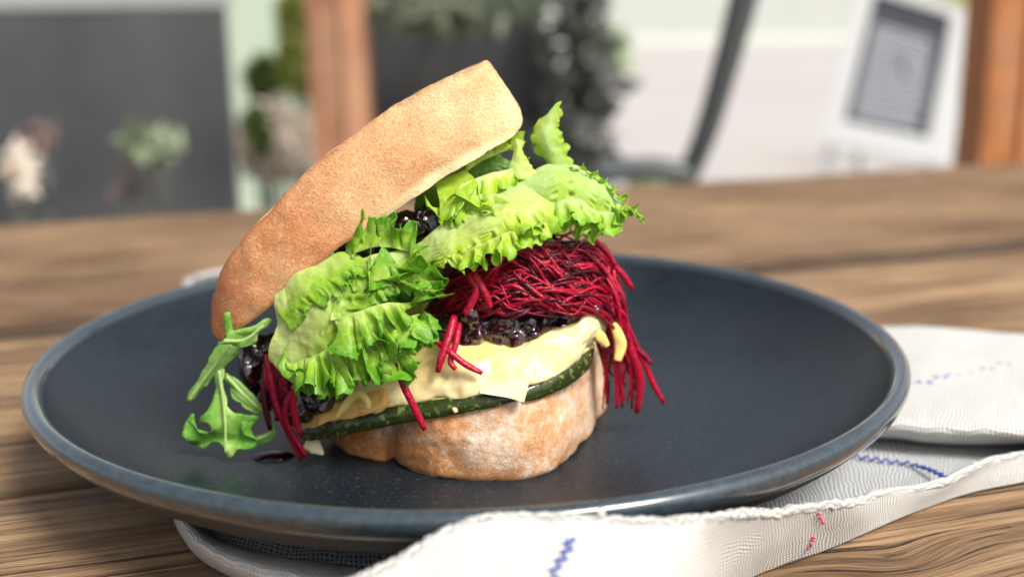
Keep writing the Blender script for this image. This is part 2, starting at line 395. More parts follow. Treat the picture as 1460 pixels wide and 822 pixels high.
# ------------------------------------------------------------------ plate
PB = .22                                  # the plate stands on the cloth
M_gl = mat('slate_blue_glaze', (.03, .045, .06), .38); g = N(M_gl); c = g.coord()
sp = g.noise(c, 900, 2, .7); cl = g.noise(c, 22, 4)
col = g.mix(g.mr(cl, .35, .65), (.009, .0135, .018), (.0155, .022, .028))
col = g.mix(g.mr(sp, .58, .72, 0, .35), col, (.10, .13, .16))
g.out('Base Color', col); g.out('Roughness', g.mr(cl, .3, .7, .30, .42))
g.out('Normal', g.bump(sp, .12, .0003)); g.out('Specular IOR Level', .27)
M_lip = mat('worn_blue_lip_glaze', (.10, .17, .23), .22); g = N(M_lip); c = g.coord()
g.out('Base Color', g.mix(g.mr(g.noise(c, 400, 5, .75), .35, .7), (.020, .031, .040), (.042, .062, .076)))
g.out('Normal', g.bump(g.noise(c, 300, 3), .08, .0003)); g.out('Coat Weight', 1.0); g.out('Coat Roughness', .1)
M_under = mat('matte_dark_underside', (.035, .04, .045), .55)
def lathe(prof, ns=160):
    V = []
    for (r, z) in prof:
        for k in range(ns): t = 2*math.pi*k/ns; V.append((r*math.cos(t), r*math.sin(t), z))
    return V, grid_faces(len(prof), ns, closev=True)
plate = empty('dinner_plate', (0, 0, PB)); tag(plate, 'slate blue stoneware coupe plate with paler worn rim', 'plate')
inner = cat([(0.01, 1.02, 0), (4, 1.02, 0), (8.3, 1.06, 0), (10.4, 1.30, 0), (11.9, 1.95, 0), (12.75, 2.62, 0), (12.95, 2.86, 0)], 60)
V, F = lathe([(p[0], p[1]+PB) for p in inner]); part('well', V, F, M_gl, plate)
lip = cat([(12.95, 2.86, 0), (13.07, 3.02, 0), (13.28, 3.10, 0), (13.47, 3.0, 0), (13.52, 2.80, 0), (13.42, 2.55, 0), (13.28, 2.40, 0)], 26)
V, F = lathe([(p[0], p[1]+PB) for p in lip]); part('rim', V, F, M_lip, plate)
und = cat([(13.28, 2.40, 0), (12.7, 1.85, 0), (11.6, 1.2, 0), (10.2, .72, 0), (9.0, .5, 0), (8.6, .34, 0), (8.55, .04, 0), (8.45, 0, 0), (8.1, 0, 0), (8.0, .06, 0), (7.95, .35, 0), (6, .45, 0), (0.01, .45, 0)], 60)
V, F = lathe([(p[0], p[1]+PB) for p in und]); part('underside', V, F, M_under, plate)
ZF = 1.03+PB
# ------------------------------------------------------------------ napkin
def weave(name, base, gapc, gap=.5, sc=1.0):
    m = mat(name, base, .9); g = N(m)
    u = g.n('TexCoord').outputs['UV']; s = g.n('SeparateXYZ', {'Vector': u})
    wob = g.math('MULTIPLY', g.noise(u, .6, 2), .5)
    fx = g.math('SINE', g.math('MULTIPLY', g.math('ADD', s.outputs[0], wob), 62*sc)); fy = g.math('SINE', g.math('MULTIPLY', g.math('ADD', s.outputs[1], wob), 62*sc))
    hx = g.mr(fx, -1, 1); hy = g.mr(fy, -1, 1)
    h = g.math('MAXIMUM', g.math('POWER', hx, .6), g.math('POWER', hy, .6))
    col = g.mix(g.math('MULTIPLY', g.mr(g.math('MULTIPLY', g.math('SUBTRACT', 1, hx), g.math('SUBTRACT', 1, hy)), .1, .7), gap), base, gapc)
    col = g.mix(g.mr(g.noise(u, 1.5, 4), .3, .7, 0, .25), col, tuple(k*.8 for k in base))
    g.out('Base Color', col); fz = g.noise(u, 30, 2)
    g.out('Normal', g.bump(fz, .2, .0003, g.bump(h, .85, .0007))); g.out('Sheen Weight', .2)
    return m
M_cl = weave('white_linen', (.67, .655, .61), (.38, .36, .33), .6, .9)
M_open = weave('open_weave_linen', (.60, .61, .61), (.09, .08, .075), .95, .62)
M_blue = mat('blue_thread', (.03, .08, .42), .8); M_pink = mat('pink_thread', (.70, .10, .22), .8)
nap = empty('linen_napkin', (0, -12, 0.05)); tag(nap, 'crumpled white linen napkin with blue and pink stitches under the plate', 'napkin')
def sheet(name, rows, nu, nv, m, thick=.12, bulge=0.0, nzamp=.03, seed=0, par=nap):
    """rows: polylines (3-D) stacked across the sheet; lofted into a thick cloth"""
    R = [cat(r, nu) for r in rows]; G = np.zeros((nu, nv, 3))
    for i in range(nu):
        G[i] = seg([r[i] for r in R], nv) if len(R) > 2 else np.linspace(R[0][i], R[1][i], nv)
    for i in range(nu):
        for j in range(nv):
            t = j/(nv-1); G[i, j, 2] += bulge*math.sin(math.pi*t) + nz(G[i, j], .5, seed)*nzamp*3 + nz(G[i, j], 2.2, seed)*nzamp
            G[i, j, 2] = max(G[i, j, 2], .06)
    V = G.reshape(-1, 3); du = np.linalg.norm(np.diff(G, axis=0), axis=2).mean(1); dv = np.linalg.norm(np.diff(G, axis=1), axis=2).mean(0)
    U = np.r_[0, np.cumsum(du)]; W = np.r_[0, np.cumsum(dv)]
    uv = [(U[i], W[j]) for i in range(nu) for j in range(nv)]
    o = part(name, V, grid_faces(nu, nv), m, par, uv=uv)
    md = o.modifiers.new('thickness', 'SOLIDIFY'); md.thickness = thick/100; md.offset = 0
    return o, G
pz = lambda x, y, z=.12: PZ(x, y, z)
# lower layer under the plate (open weave), from its back left corner to the right
backL = [pz(262, 398), pz(330, 385), pz(600, 375), pz(1000, 420), pz(1250, 520), pz(1470, 560), pz(1560, 560)]
midL = [pz(255, 560), pz(430, 560), pz(700, 560), pz(1000, 590), pz(1250, 610), pz(1480, 600), pz(1570, 600)]
frontL = [pz(262, 737), pz(310, 778), pz(430, 803), pz(700, 812), pz(1060, 772), pz(1300, 700), pz(1500, 655)]
sheet('lower_layer', [backL, midL, frontL], 90, 40, M_open, .08, 0, .012, 3)
# back left corner peeking out behind the plate
sheet('corner', [[pz(272, 407, .2), pz(300, 400, .2), pz(335, 396, .2)], [pz(278, 398, .9), pz(300, 391, 1.1), pz(335, 384, 1.2)], [pz(285, 392, .9), pz(305, 388, 1.0), pz(340, 382, 1.0)]], 14, 10, M_cl, .15, 0, .02, 1)
# rolled hem at the left, running from the tip into the raised fold
hem_in = [pz(262, 733, .45), pz(285, 752, .5), pz(315, 775, .5), pz(370, 792, .5), pz(450, 803, .5), pz(530, 815, .55), pz(600, 835, .5)]
hem_mid = [pz(254, 737, .6), pz(272, 762, .75), pz(300, 790, .8), pz(350, 815, .8), pz(430, 835, .8), pz(520, 850, .8), pz(600, 870, .7)]
hem_out = [pz(252, 742, .1), pz(262, 762, .1), pz(285, 790, .08), pz(335, 823, .08), pz(420, 852, .08), pz(520, 880, .08), pz(600, 900, .08)]
sheet('hem', [hem_in, hem_mid, hem_out], 70, 14, M_cl, .16, .1, .03, 5)
# raised fold in front of the plate, turning into the front hem on the right
FU = [(480, 845, -15.6), (520, 822, -15.2), (560, 800, -14.8), (600, 776, -14.4), (645, 752, -14.0), (690, 739, -13.75), (750, 736, -13.7), (820, 738, -13.7), (900, 741, -13.65), (960, 742, -13.4), (1010, 742, -12.9), (1060, 738, -12.1), (1110, 732, -11.2), (1161, 725, -10.3), (1205, 716, -9.55)]
UPP = [P(*a) for a in FU] + [pz(1252, 707, .95), pz(1348, 684, .8), pz(1416, 662, .7), pz(1475, 644, .7), pz(1540, 625, .7)]
LOW = [np.array([X_, Y_, .1]) for (X_, Y_) in ((-4.4, -16.8), (-3.6, -16.9), (-2.7, -16.9), (-1.7, -16.9), (-.6, -16.8), (.4, -16.7), (1.5, -16.5), (2.7, -16.2), (4.0, -15.6))]
LOW += [pz(960, 960, .1), pz(1010, 868, .1), pz(1062, 824, .1), pz(1110, 803, .1), pz(1165, 784, .1), pz(1210, 766, .1), pz(1252, 748, .1), pz(1310, 724, .1), pz(1383, 700, .1), pz(1470, 684, .1), pz(1540, 668, .1)]
def mixp(a, b, t, dz=0, dy=0): q = np.array(a)*(1-t)+np.array(b)*t; q[2] += dz; q[1] += dy; return q
n_ = len(UPP)
back = []; m1 = []; m2 = []
for i in range(n_):
    hh = UPP[i][2]; b = UPP[i].copy(); b[1] += .35*min(hh, 2); b[2] = max(.1, hh*.72-.25); back.append(b)
    m1.append(mixp(UPP[i], LOW[i], .33, .14*hh, -.10*hh)); m2.append(mixp(UPP[i], LOW[i], .72, .12*hh, -.09*hh))
nu, nv = 200, 40
rs = [seg(r, nu) for r in (back, UPP, m1, m2, LOW)]
G = np.zeros((nu, nv, 3))
for i in range(nu):
    G[i] = seg([r[i] for r in rs], nv)
    for j in range(nv):
        x = G[i, j]; a = math.sin(math.pi*j/(nv-1))
        x[2] += a*(nz(x, .45, 7)*.22 + nz(x, 1.6, 4)*.05) ; x[1] += a*nz(x, .5, 3)*.12; x[2] = max(x[2], .06)
du = np.linalg.norm(np.diff(G, axis=0), axis=2).mean(1); dv = np.linalg.norm(np.diff(G, axis=1), axis=2).mean(0)
U_ = np.r_[0, np.cumsum(du)]; W_ = np.r_[0, np.cumsum(dv)]
fold = part('front_fold', G.reshape(-1, 3), grid_faces(nu, nv), M_cl, nap, uv=[(U_[i], W_[j]) for i in range(nu) for j in range(nv)])
md = fold.modifiers.new('thickness', 'SOLIDIFY'); md.thickness = .0016; md.offset = 0
GF = G
# raised selvedge roll along the top of the fold with stray threads
rnd = random.Random(3)
j0 = int(nv*.25)+1
ed = [GF[i, j0]+np.array([0, -.02, .03+.03*rnd.random()]) for i in range(0, nu)]
V, F = tube(ed, [.10+.045*rnd.random() for _ in ed], 8); part('selvedge', V, F, M_cl, nap, uv=[(k*.05, k % 8*.05) for k in range(len(V))])
VV = []; FF = []
def addto(V, F):
    o = len(VV); VV.extend(V); FF.extend([[x+o for x in f] for f in F])
for i in range(0, nu, 1):
    if rnd.random() < .5:
        p = GF[i, j0]+np.array([0, -.05, .08]); q = p+np.array([rnd.uniform(-.12, .12), rnd.uniform(-.1, .05), rnd.uniform(.02, .11)])
        addto(*tube([p, (p+q)/2+np.array([rnd.uniform(-.03, .03)]*3), q], .018, 4))
for k in range(5):
    p = GF[78, j0]+np.array([(k-2)*.04, -.05, .05]); q = p+np.array([rnd.uniform(-.12, .12), -.05, .3]); addto(*tube([p, (p+q)/2, q], .035, 5))
o = part('frayed_threads', VV, FF, M_cl, nap, uv=[(0, 0)]*len(VV)); o['kind'] = 'stuff'
# upper folded layer at the right
top_b = [pz(1120, 470, .5), pz(1257, 466, .7), pz(1330, 468, .8), pz(1400, 474, .8), pz(1475, 481, .8), pz(1560, 488, .8)]
top_m = [pz(1050, 545, .9), pz(1257, 540, 1.2), pz(1330, 540, 1.3), pz(1400, 545, 1.3), pz(1475, 550, 1.3), pz(1560, 552, 1.3)]
top_m2 = [pz(1020, 600, .9), pz(1250, 598, 1.25), pz(1330, 602, 1.3), pz(1400, 607, 1.3), pz(1475, 612, 1.3), pz(1560, 616, 1.3)]
top_f = [pz(1020, 626, .35), pz(1240, 619, .5), pz(1330, 626, .5), pz(1400, 630, .5), pz(1475, 632, .5), pz(1560, 636, .5)]
top_u = [pz(1020, 618, .2), pz(1240, 616, .22), pz(1330, 622, .22), pz(1400, 626, .22), pz(1475, 628, .22), pz(1560, 632, .22)]
upl, GU = sheet('upper_layer', [top_b, top_m, top_m2, top_f, top_u], 70, 50, M_cl, .14, 0, .03, 9)
# stitched lines
def stitches(fn, n, m, amp=.07, wd=.035, zig=True):
    pts = []
    for i in range(n*2):
        t = i/(n*2-1); q = np.array(fn(t)); q2 = np.array(fn(min(1, t+.04)))
        d = q2-q if t < .96 else q-np.array(fn(t-.04)); d /= np.linalg.norm(d)+1e-9
        s = np.cross(d, [0, -.4, .9]); s /= np.linalg.norm(s); pts.append(q + s*amp*(1 if i % 2 else -1)*zig)
    V, F = tube(pts, wd, 5); return part('stitching', V, F, m, nap)
def lines(pp): r = cat(pp, 100); return lambda t: r[int(t*99)]
stitches(lines([pz(1196, 643, .26), pz(1222, 650, .26), pz(1260, 656, .26), pz(1300, 661, .26), pz(1335, 673, .45), pz(1352, 683, .5)]), 14, M_blue, .09, .042)
def onfold(a, b):                       # a line across the fold between two (u,v) of its grid
    return lambda t: GF[int(round(a[0]+(b[0]-a[0])*t)), int(round(a[1]+(b[1]-a[1])*t))]+np.array([0, -.07, .06])
def off(q, d): k = CAM-q; return q+k/np.linalg.norm(k)*d
def nearest(px, py):
    D = ray(px, py); D = D/np.linalg.norm(D); v = G_flat-CAM; d = np.linalg.norm(np.cross(v, D), axis=1); return G_flat[d.argmin()]
G_flat = GF[:, 10:].reshape(-1, 3)
def surf_line(pp, lift=.1): 
    q = [off(nearest(*a), lift*1.9) for a in pp]; r = cat(q, 100); return lambda t: r[int(t*99)]
stitches(surf_line([(812, 770), (806, 788), (798, 806), (790, 826)]), 5, M_blue, .09, .04)
stitches(surf_line([(1164, 727), (1168, 733), (1172, 742)], .08), 3, M_pink, .09, .035)
stitches(surf_line([(1156, 762), (1154, 772), (1148, 784)], .08), 5, M_pink, .09, .032)
G_flat = GU.reshape(-1, 3)
for k in range(12):
    x = 1288+k*15; y = 549-k*3.0+ (k*.06)**2*0
    q = off(nearest(x, y), .22); q2 = off(nearest(x+8, y-1.6), .22); V, F = tube([q, (q+q2)/2, q2], .045-.0012*k, 5)
    part('stitch', V, F, M_blue, nap)
# ------------------------------------------------------------------ bread
def crust_mat(name, warm, pale, flour, seed):
    m = mat(name, rough=.7); g = N(m); c = g.coord(); a = g.attr('along'); t = g.attr('across')
    big = g.noise(c, 45, 4, .6); sp = g.noise(c, 1900, 3, .75); mid = g.noise(c, 700, 4, .75)
    base = g.mix(g.math('ADD', a, g.math('MULTIPLY', g.math('SUBTRACT', big, .5), 1.5)), warm, pale)
    base = g.mix(g.mr(sp, .42, .56, .42, 0), base, tuple(k*.5 for k in warm))
    base = g.mix(g.mr(mid, .54, .68, 0, .55), base, (.78, .60, .40))
    edge = g.math('ABSOLUTE', g.math('SUBTRACT', t, .5)); edge = g.mr(g.math('ADD', edge, g.math('MULTIPLY', g.math('SUBTRACT', mid, .5), .22)), .43, .52, 0, .7)
    base = g.mix(edge, base, tuple(k*.42 for k in warm))
    end = g.mr(g.math('ADD', g.math('MINIMUM', a, g.math('SUBTRACT', 1.02, a)), g.math('MULTIPLY', g.math('SUBTRACT', big, .5), .16)), .0, .055, .75, 0)
    base = g.mix(end, base, tuple(k*.38 for k in warm))
    if not flour:
        cr = g.math('MULTIPLY', g.mr(g.math('ADD', t, g.math('MULTIPLY', g.math('SUBTRACT', big, .5), .22)), .06, .15, 1, 0), g.math('MULTIPLY', g.mr(a, .42, .55), g.mr(a, .86, .90, 1, 0))); base = g.mix(cr, base, (.84, .72, .42))
    if flour:
        f = g.mr(g.math('ADD', g.noise(c, 70, 5, .7), g.math('ADD', g.math('MULTIPLY', t, .12), g.math('MULTIPLY', a, .16))), .60, .76, 0, .75)
        f = g.math('MULTIPLY', f, g.mr(g.noise(c, 500, 2), .35, .6, .35, 1)); base = g.mix(f, base, (.82, .72, .60))
    g.out('Base Color', base); g.out('Specular IOR Level', .3)
    g.out('Normal', g.bump(sp, .4, .0004, g.bump(mid, .45, .0009)))
    g.out('Subsurface Weight', .08); g.out('Subsurface Radius', (.004, .002, .001)); return m
M_cr1 = crust_mat('toasted_crust', (.64, .22, .075), (.95, .70, .38), False, 1)
M_cr2 = crust_mat('floured_crust', (.56, .22, .07), (.70, .38, .18), True, 2)
M_crumb = mat('bread_crumb', rough=.85); g = N(M_crumb); c = g.coord()
h_ = g.noise(c, 260, 4, .7); g.out('Base Color', g.mix(g.mr(g.noise(c, 90, 3), .35, .65), (.78, .62, .36), (.60, .38, .16)))
g.out('Normal', g.bump(h_, .8, .002)); g.out('Subsurface Weight', .15); g.out('Subsurface Radius', (.006, .004, .002))

def sweep(root, st, n, b, bulge, mats, names, amp=.05, nf=18, nd=22, seed=0, rough=(1.1, 4.5), edge_r=.0, tilt=0.0, attrs=True):
    """stations (U, L, depth): a front face between U and L carried back along b"""
    Us = seg([s[0] for s in st], n); Ls = seg([s[1] for s in st], n); D = seg([[s[2]] for s in st], n)[:, 0]
    b = np.array(b, float); b /= np.linalg.norm(b); V = []; al = []; ac = []
    nb = 6; L = 2*nf+2*nd
    for i in range(n):
        U, Lo, d = Us[i], Ls[i], max(.2, D[i]); h = np.linalg.norm(U-Lo)
        ring = []
        for j in range(nf): t = j/nf; ring.append((Lo+(U-Lo)*t - b*bulge*h*(math.sin(math.pi*t)**.6)*(.8+.2*t), t))
        for j in range(nd): t = j/nd; ring.append((U + b*d*t + np.array([0, 0, .0]), 1))
        for j in range(nf): t = j/nf; ring.append((U+(Lo-U)*t + b*d + b*bulge*h*math.sin(math.pi*t)**.6, 1-t))
        for j in range(nd): t = 1-j/nd; ring.append((Lo + b*d*t, 0))
        for k, (q, t) in enumerate(ring):
            q = q + nzv(q, rough[0], seed)*amp*2 + nzv(q, rough[1], seed)*amp*.5
            V.append(q); al.append(i/(n-1)); ac.append(t)
    F1 = []; F2 = []
    for i in range(n-1):
        for j in range(L):
            f = (i*L+j, (i+1)*L+j, (i+1)*L+(j+1) % L, i*L+(j+1) % L)
            (F1 if j < nf or nf+nd <= j < 2*nf+nd else F2).append(f)
    # end caps: strips joining the two long sides
    for i0, fl in ((0, 0), (n-1, 1)):
        o = i0*L
        for j in range(nd+nf):          # pair ring j with its opposite
            a0 = o+(nf//2+j) % L; a1 = o+(nf//2+j+1) % L; b0 = o+(nf//2-j-1) % L; b1 = o+(nf//2-j) % L
            f = (a0, a1, b0, b1) if fl else (b1, b0, a1, a0)
            if len(set(f)) == 4: F1.append(f)
    thr = [f for f in F2 if min(f)//L > (n-1)*.90 or max(f)//L < (n-1)*.03]; F2 = [f for f in F2 if not (min(f)//L > (n-1)*.90 or max(f)//L < (n-1)*.03)]; F1 += thr
    objs = []
    for F, m, nm in ((F1, mats[0], names[0]), (F2, mats[1], names[1])):
        objs.append(part(nm, V, F, m, root, attr={'along': al, 'across': ac}))
    return objs

BT = (-.03, 1, -.05)
st = []
for (u, l, Y, d) in (((301, 436), (299, 462), -3.9, 2.2), ((309, 402), (306, 480), -4.7, 4.2), ((322, 374), (322, 486), -5.2, 5.5), ((346, 338), (346, 466), -5.6, 6.5), ((386, 298), (384, 438), -5.9, 7),
                     ((438, 244), (425, 398), -6.1, 7.2), ((500, 195), (480, 356), -6.2, 7.4), ((560, 152), (545, 313), -6.1, 7.4), ((612, 124), (600, 276), -6.0, 7.4),
                     ((656, 103), (655, 240), -5.8, 7.2), ((680, 93), (682, 225), -5.6, 6.9), ((697, 88), (704, 212), -5.35, 6.3), ((712, 110), (722, 202), -5.15, 5.8), ((727, 132), (734, 192), -4.95, 5.2), ((737, 148), (741, 182), -4.7, 4.4), ((742, 158), (745, 170), -4.3, 3.0)):
    st.append((P(*u, Y), P(*l, Y), d))
top = empty('bread_slice', P(322, 486, -5.2)); tag(top, 'toasted upper bread slice leaning back on the lettuce', 'bread', 'sandwich bread slices')
sweep(top, st, 150, BT, .055, (M_cr1, M_crumb), ('crust', 'crumb'), .027, 30, 24, 2, (1.4, 6))
zf = ZF+.03
st = []
for (u, l) in (((468, 620), (476, 628)), ((476, 606), (486, 638)), ((500, 598), (512, 650)), ((530, 593), (545, 656)), ((556, 592), (562, 651)), ((572, 588), (578, 664)), ((610, 580), (612, 677)), ((650, 576), (650, 682)), ((700, 570), (700, 684)),
               ((745, 560), (750, 680)), ((785, 545), (790, 668)), ((815, 528), (818, 648)), ((838, 510), (838, 622)), ((852, 498), (853, 598)), ((861, 490), (863, 575)), ((864, 488), (864, 556))):
    L_ = PZ(*l, zf); U_3 = P(*u, L_[1]+.15); st.append((U_3, L_, max(.4, 1.6-L_[1])))
bot = empty('bread_slice', (0, -3, ZF)); tag(bot, 'floured lower bread slice lying flat on the plate', 'bread', 'sandwich bread slices')
sweep(bot, st, 150, (0, 1, 0), .11, (M_cr2, M_crumb), ('crust', 'crumb'), .055, 26, 24, 8)

# ------------------------------------------------------------------ zucchini, cheese, spread
M_skin = mat('zucchini_skin', rough=.22); g = N(M_skin); c = g.coord()
g.out('Base Color', g.mix(g.mr(g.noise(c, 500, 3, .6), .56, .66), (.026, .040, .006), (.17, .20, .045))); g.out('Normal', g.bump(g.noise(c, 220, 3), .5, .0008)); g.out('Coat Weight', .15)
M_flesh = mat('zucchini_flesh', rough=.35); g = N(M_flesh); c = g.coord()
g.out('Base Color', g.mix(g.noise(c, 120, 3), (.50, .48, .20), (.66, .58, .30))); g.out('Subsurface Weight', .3); g.out('Subsurface Radius', (.004, .003, .001))
def zuc(pts, lab, seed):
    st = []
    for (x, yu, yl, Y) in pts: st.append((P(x+2, yu, Y+.12), P(x, yl, Y), 3.0))
    e = empty('zucchini_slice', st[0][1]); tag(e, lab, 'zucchini', 'grilled zucchini slices')
    sweep(e, st, 90, (.02, 1, .10), .22, (M_skin, M_flesh), ('skin', 'flesh'), .018, 10, 16, seed, (1.5, 6))
zuc([(428, 608, 624, -5.4), (445, 603, 628, -5.6), (480, 595, 622, -6.0), (530, 584, 612, -6.4), (590, 573, 600, -6.8), (640, 567, 592, -7.0), (690, 561, 584, -7.15), (730, 556, 574, -7.1), (742, 556, 568, -7.0)], 'long grilled zucchini slice with dark green skin edge, reaching past the bread at left', 1)
zuc([(748, 550, 572, -7.0), (770, 540, 568, -6.8), (800, 524, 556, -6.4), (825, 506, 540, -5.8), (840, 497, 524, -5.2), (845, 497, 508, -4.7)], 'short grilled zucchini slice at the right end of the bread', 3)
M_egg = mat('creamy_spread', rough=.42); g = N(M_egg); c = g.coord(); e_ = g.noise(c, 70, 4)
g.out('Base Color', g.mix(g.mr(e_, .35, .65), (.76, .56, .20), (.80, .68, .38))); g.out('Subsurface Weight', .35); g.out('Subsurface Radius', (.006, .004, .0015))
g.out('Normal', g.bump(g.noise(c, 180, 4), .35, .001)); g.out('Coat Weight', .25); g.out('Coat Roughness', .3)
M_orange = mat('orange_spread', rough=.4); g = N(M_orange); c = g.coord()
g.out('Base Color', g.mix(g.noise(c, 120, 4), (.80, .34, .06), (.84, .60, .22))); g.out('Subsurface Weight', .3); g.out('Subsurface Radius', (.006, .003, .001)); g.out('Normal', g.bump(g.noise(c, 240, 4), .5, .001))
def slab(name, pts, m, label, cat_, b, depth, seed, amp=.1, bulge=.18, group=None):
    st = [(P(xu, yu, Yu), P(xl, yl, Yl), depth) for (xu, yu, Yu, xl, yl, Yl) in pts]
    e = empty(name, st[0][1])
    tag(e, label, cat_, group); n = 110
    sweep(e, st, n, b, bulge, (m, m), ('front', 'body'), amp, 24, 16, seed, (1.3, 4.5)); return e
slab('hummus_layer', [(505, 548, -5.6, 500, 592, -6.0), (540, 530, -5.9, 535, 584, -6.4), (590, 514, -6.1, 590, 574, -6.7), (640, 497, -6.1, 640, 568, -6.9), (690, 490, -6.1, 690, 563, -7.0), (735, 489, -6.1, 735, 556, -6.95),
                    (775, 480, -6.0, 775, 540, -6.75), (810, 466, -5.8, 805, 524, -6.3), (838, 448, -5.4, 830, 506, -5.7), (856, 446, -4.9, 850, 488, -5.1), (866, 462, -4.4, 862, 478, -4.5)], M_egg,
     'thick pale yellow spread between the zucchini and the beetroot', 'spread', (0, 1, .08), 4.6, 4, .085)
slab('roasted_pumpkin', [(432, 600, -5.3, 430, 610, -5.4), (460, 584, -5.6, 458, 604, -5.75), (495, 565, -5.8, 490, 598, -6.1), (530, 552, -6.1, 528, 589, -6.45), (556, 560, -6.4, 556, 580, -6.6)], M_orange,
     'small orange smear at the left end above the zucchini', 'spread', (0, 1, .05), 2.4, 9, .06)
# curls and wedges of cheese
M_chs = mat('yellow_cheese', rough=.4); g = N(M_chs); g.out('Base Color', g.mix(g.noise(g.coord(), 200, 3), (.84, .62, .12), (.80, .66, .30))); g.out('Subsurface Weight', .3); g.out('Subsurface Radius', (.005, .003, .001))
M_wch = mat('pale_cheese', rough=.45); g = N(M_wch); g.out('Base Color', g.mix(g.noise(g.coord(), 120, 3), (.82, .78, .52), (.80, .68, .36))); g.out('Subsurface Weight', .3); g.out('Subsurface Radius', (.005, .004, .002))
def ribbon(name, pts, wd, th, m, label, category, group=None, seed=0, wvec=None):
    p = cat([P(*a) for a in pts], 40); n = len(p); ws = np.interp(np.linspace(0, 1, n), np.linspace(0, 1, len(wd)), wd)
    T = np.gradient(p, axis=0); T /= np.linalg.norm(T, axis=1)[:, None]; V = []
    for i in range(n):
        view = p[i]-CAM; view /= np.linalg.norm(view)
        a = np.cross(T[i], view); a /= np.linalg.norm(a); c_ = np.cross(a, T[i])
        for (x, y) in ((-1, -.4), (-.6, -1), (0, -1.1), (.6, -1), (1, -.4), (1, .4), (.6, 1), (0, 1.1), (-.6, 1), (-1, .4)):
            q = p[i] + a*ws[i]*x*.5 + c_*th*y*.5; V.append(q + nzv(q, 2.2, seed)*.05)
    F = grid_faces(n, 10, closev=True); F.append(list(range(10))); F.append([(n-1)*10+k for k in range(10)][::-1])
    o = mesh(name, V, F, m); tag(o, label, category, group); return o
V = [P(684, 560, -7.22), P(756, 534, -7.15), P(752, 556, -7.3), P(747, 573, -7.35), P(722, 566, -7.35)]
V += [v+np.array([.03, .2, .05]) for v in V]
o = mesh('cheese_slice', V, [(4, 3, 2, 1, 0), (5, 6, 7, 8, 9)]+[(i, (i+1) % 5, (i+1) % 5+5, i+5) for i in range(5)], M_wch, smooth=False); tag(o, 'pale pointed cheese corner hanging over the zucchini skin', 'cheese')
ribbon('cheese_shaving', [(868, 455, -4.7), (880, 472, -4.7), (884, 495, -4.75), (880, 514, -4.8)], [.12, .30, .36, .2], .10, M_chs, 'rightmost golden yellow cheese piece among the hanging beetroot', 'cheese')
ribbon('cheese_shaving', [(846, 470, -5.3), (856, 480, -5.2), (866, 492, -5.1)], [.2, .34, .18], .10, M_chs, 'short golden cheese piece at the right corner of the spread', 'cheese')
ribbon('cheese_shaving', [(480, 594, -6.5), (497, 572, -6.6), (512, 562, -6.7), (524, 570, -6.8), (526, 580, -6.8)], [.1, .2, .22, .2, .12], .09, M_chs, 'thin golden curl lying on the orange smear at left', 'cheese')
ribbon('cheese_shaving', [(436, 630, -5.2), (448, 637, -5.3), (460, 646, -5.4)], [.35, .4, .06], .08, M_wch, 'small cream shaving fallen below the left zucchini tip', 'cheese')
V, F = tube(cat([P(520, 548, -6.4), P(555, 540, -6.6), P(590, 536, -6.7)], 20), .1, 8, .6)
# crumb flakes at the zucchini / bread border
for k, (x, y, s) in enumerate(((648, 584, .08), (838, 505, .07), (252, 500, .045))):
    q = P(x, y, -7.2 if x < 800 else -5.2) if x > 300 else PZ(x, y, ZF+.05)
    bm = bmesh.new(); bmesh.ops.create_icosphere(bm, subdivisions=2, radius=s)
    V = [q+np.array(v.co)*(1+.6*nz(np.array(v.co), 8/s*.1, k)) for v in bm.verts]; F = [[v.index for v in f.verts] for f in bm.faces]; bm.free()
    o = mesh('bread_crumb', V, F, M_crumb); tag(o, ('toasted crumb stuck at the top of the lower crust', 'tiny crumb at the right tip of the zucchini', 'lone tiny crumb on the bare left side of the plate')[k], 'crumb')

# ------------------------------------------------------------------ jam
M_jam = mat('dark_berry_jam', rough=.07); g = N(M_jam); c = g.coord()
g.out('Base Color', g.mix(g.mr(g.noise(c, 200, 3), .4, .65), (.004, .001, .004), (.040, .003, .010))); g.out('Coat Weight', 1.0); g.out('Coat Roughness', .06)
bb = g.bump(g.noise(c, 260, 2, .5), .8, .0016); g.out('Normal', bb); g.out('Coat Normal', bb)
def lumps(name, balls, label, category, m, seed, sub=3, amp=.28, flat=1.0):
    V = []; F = []; rnd = random.Random(seed)
    for (x, y, Y, r) in balls:
        q = P(x, y, Y); bm = bmesh.new(); bmesh.ops.create_icosphere(bm, subdivisions=sub, radius=r); o = len(V)
        for v in bm.verts:
            d = np.array(v.co); V.append(q + d*(1 + amp*nz(d+q, 2.4, seed)*2 + amp*.5*nz(d+q, 6, seed))*np.array([1, 1, flat]))
        F += [[v.index+o for v in f.verts] for f in bm.faces]; bm.free()
    o = mesh(name, V, F, m); tag(o, label, category)
    md = o.modifiers.new('merge', 'REMESH'); md.mode = 'VOXEL'; md.voxel_size = .0005; md.use_smooth_shade = True; return o
rnd = random.Random(11)
def ballfield(x0, x1, y0, y1, Y, r, n, slope=0): 
    out = []
    for i in range(n):
        x = rnd.uniform(x0, x1); y = rnd.uniform(y0, y1)+slope*(x-(x0+x1)/2); out.append((x, y, Y+rnd.uniform(-.15, .15), r*rnd.uniform(.45, .95)))
    return out
lumps('jam_dollop', ballfield(660, 765, 452, 486, -5.75, .36, 46)+ballfield(765, 850, 440, 466, -5.2, .32, 30, -.2)+ballfield(625, 680, 440, 490, -5.3, .34, 22), 'glossy dark berry jam on the pale spread below the beetroot', 'jam', M_jam, 2)
lumps('jam_dollop', ballfield(412, 490, 540, 590, -5.55, .33, 50, -.35), 'glossy dark jam under the left lettuce beside the orange smear', 'jam', M_jam, 3)
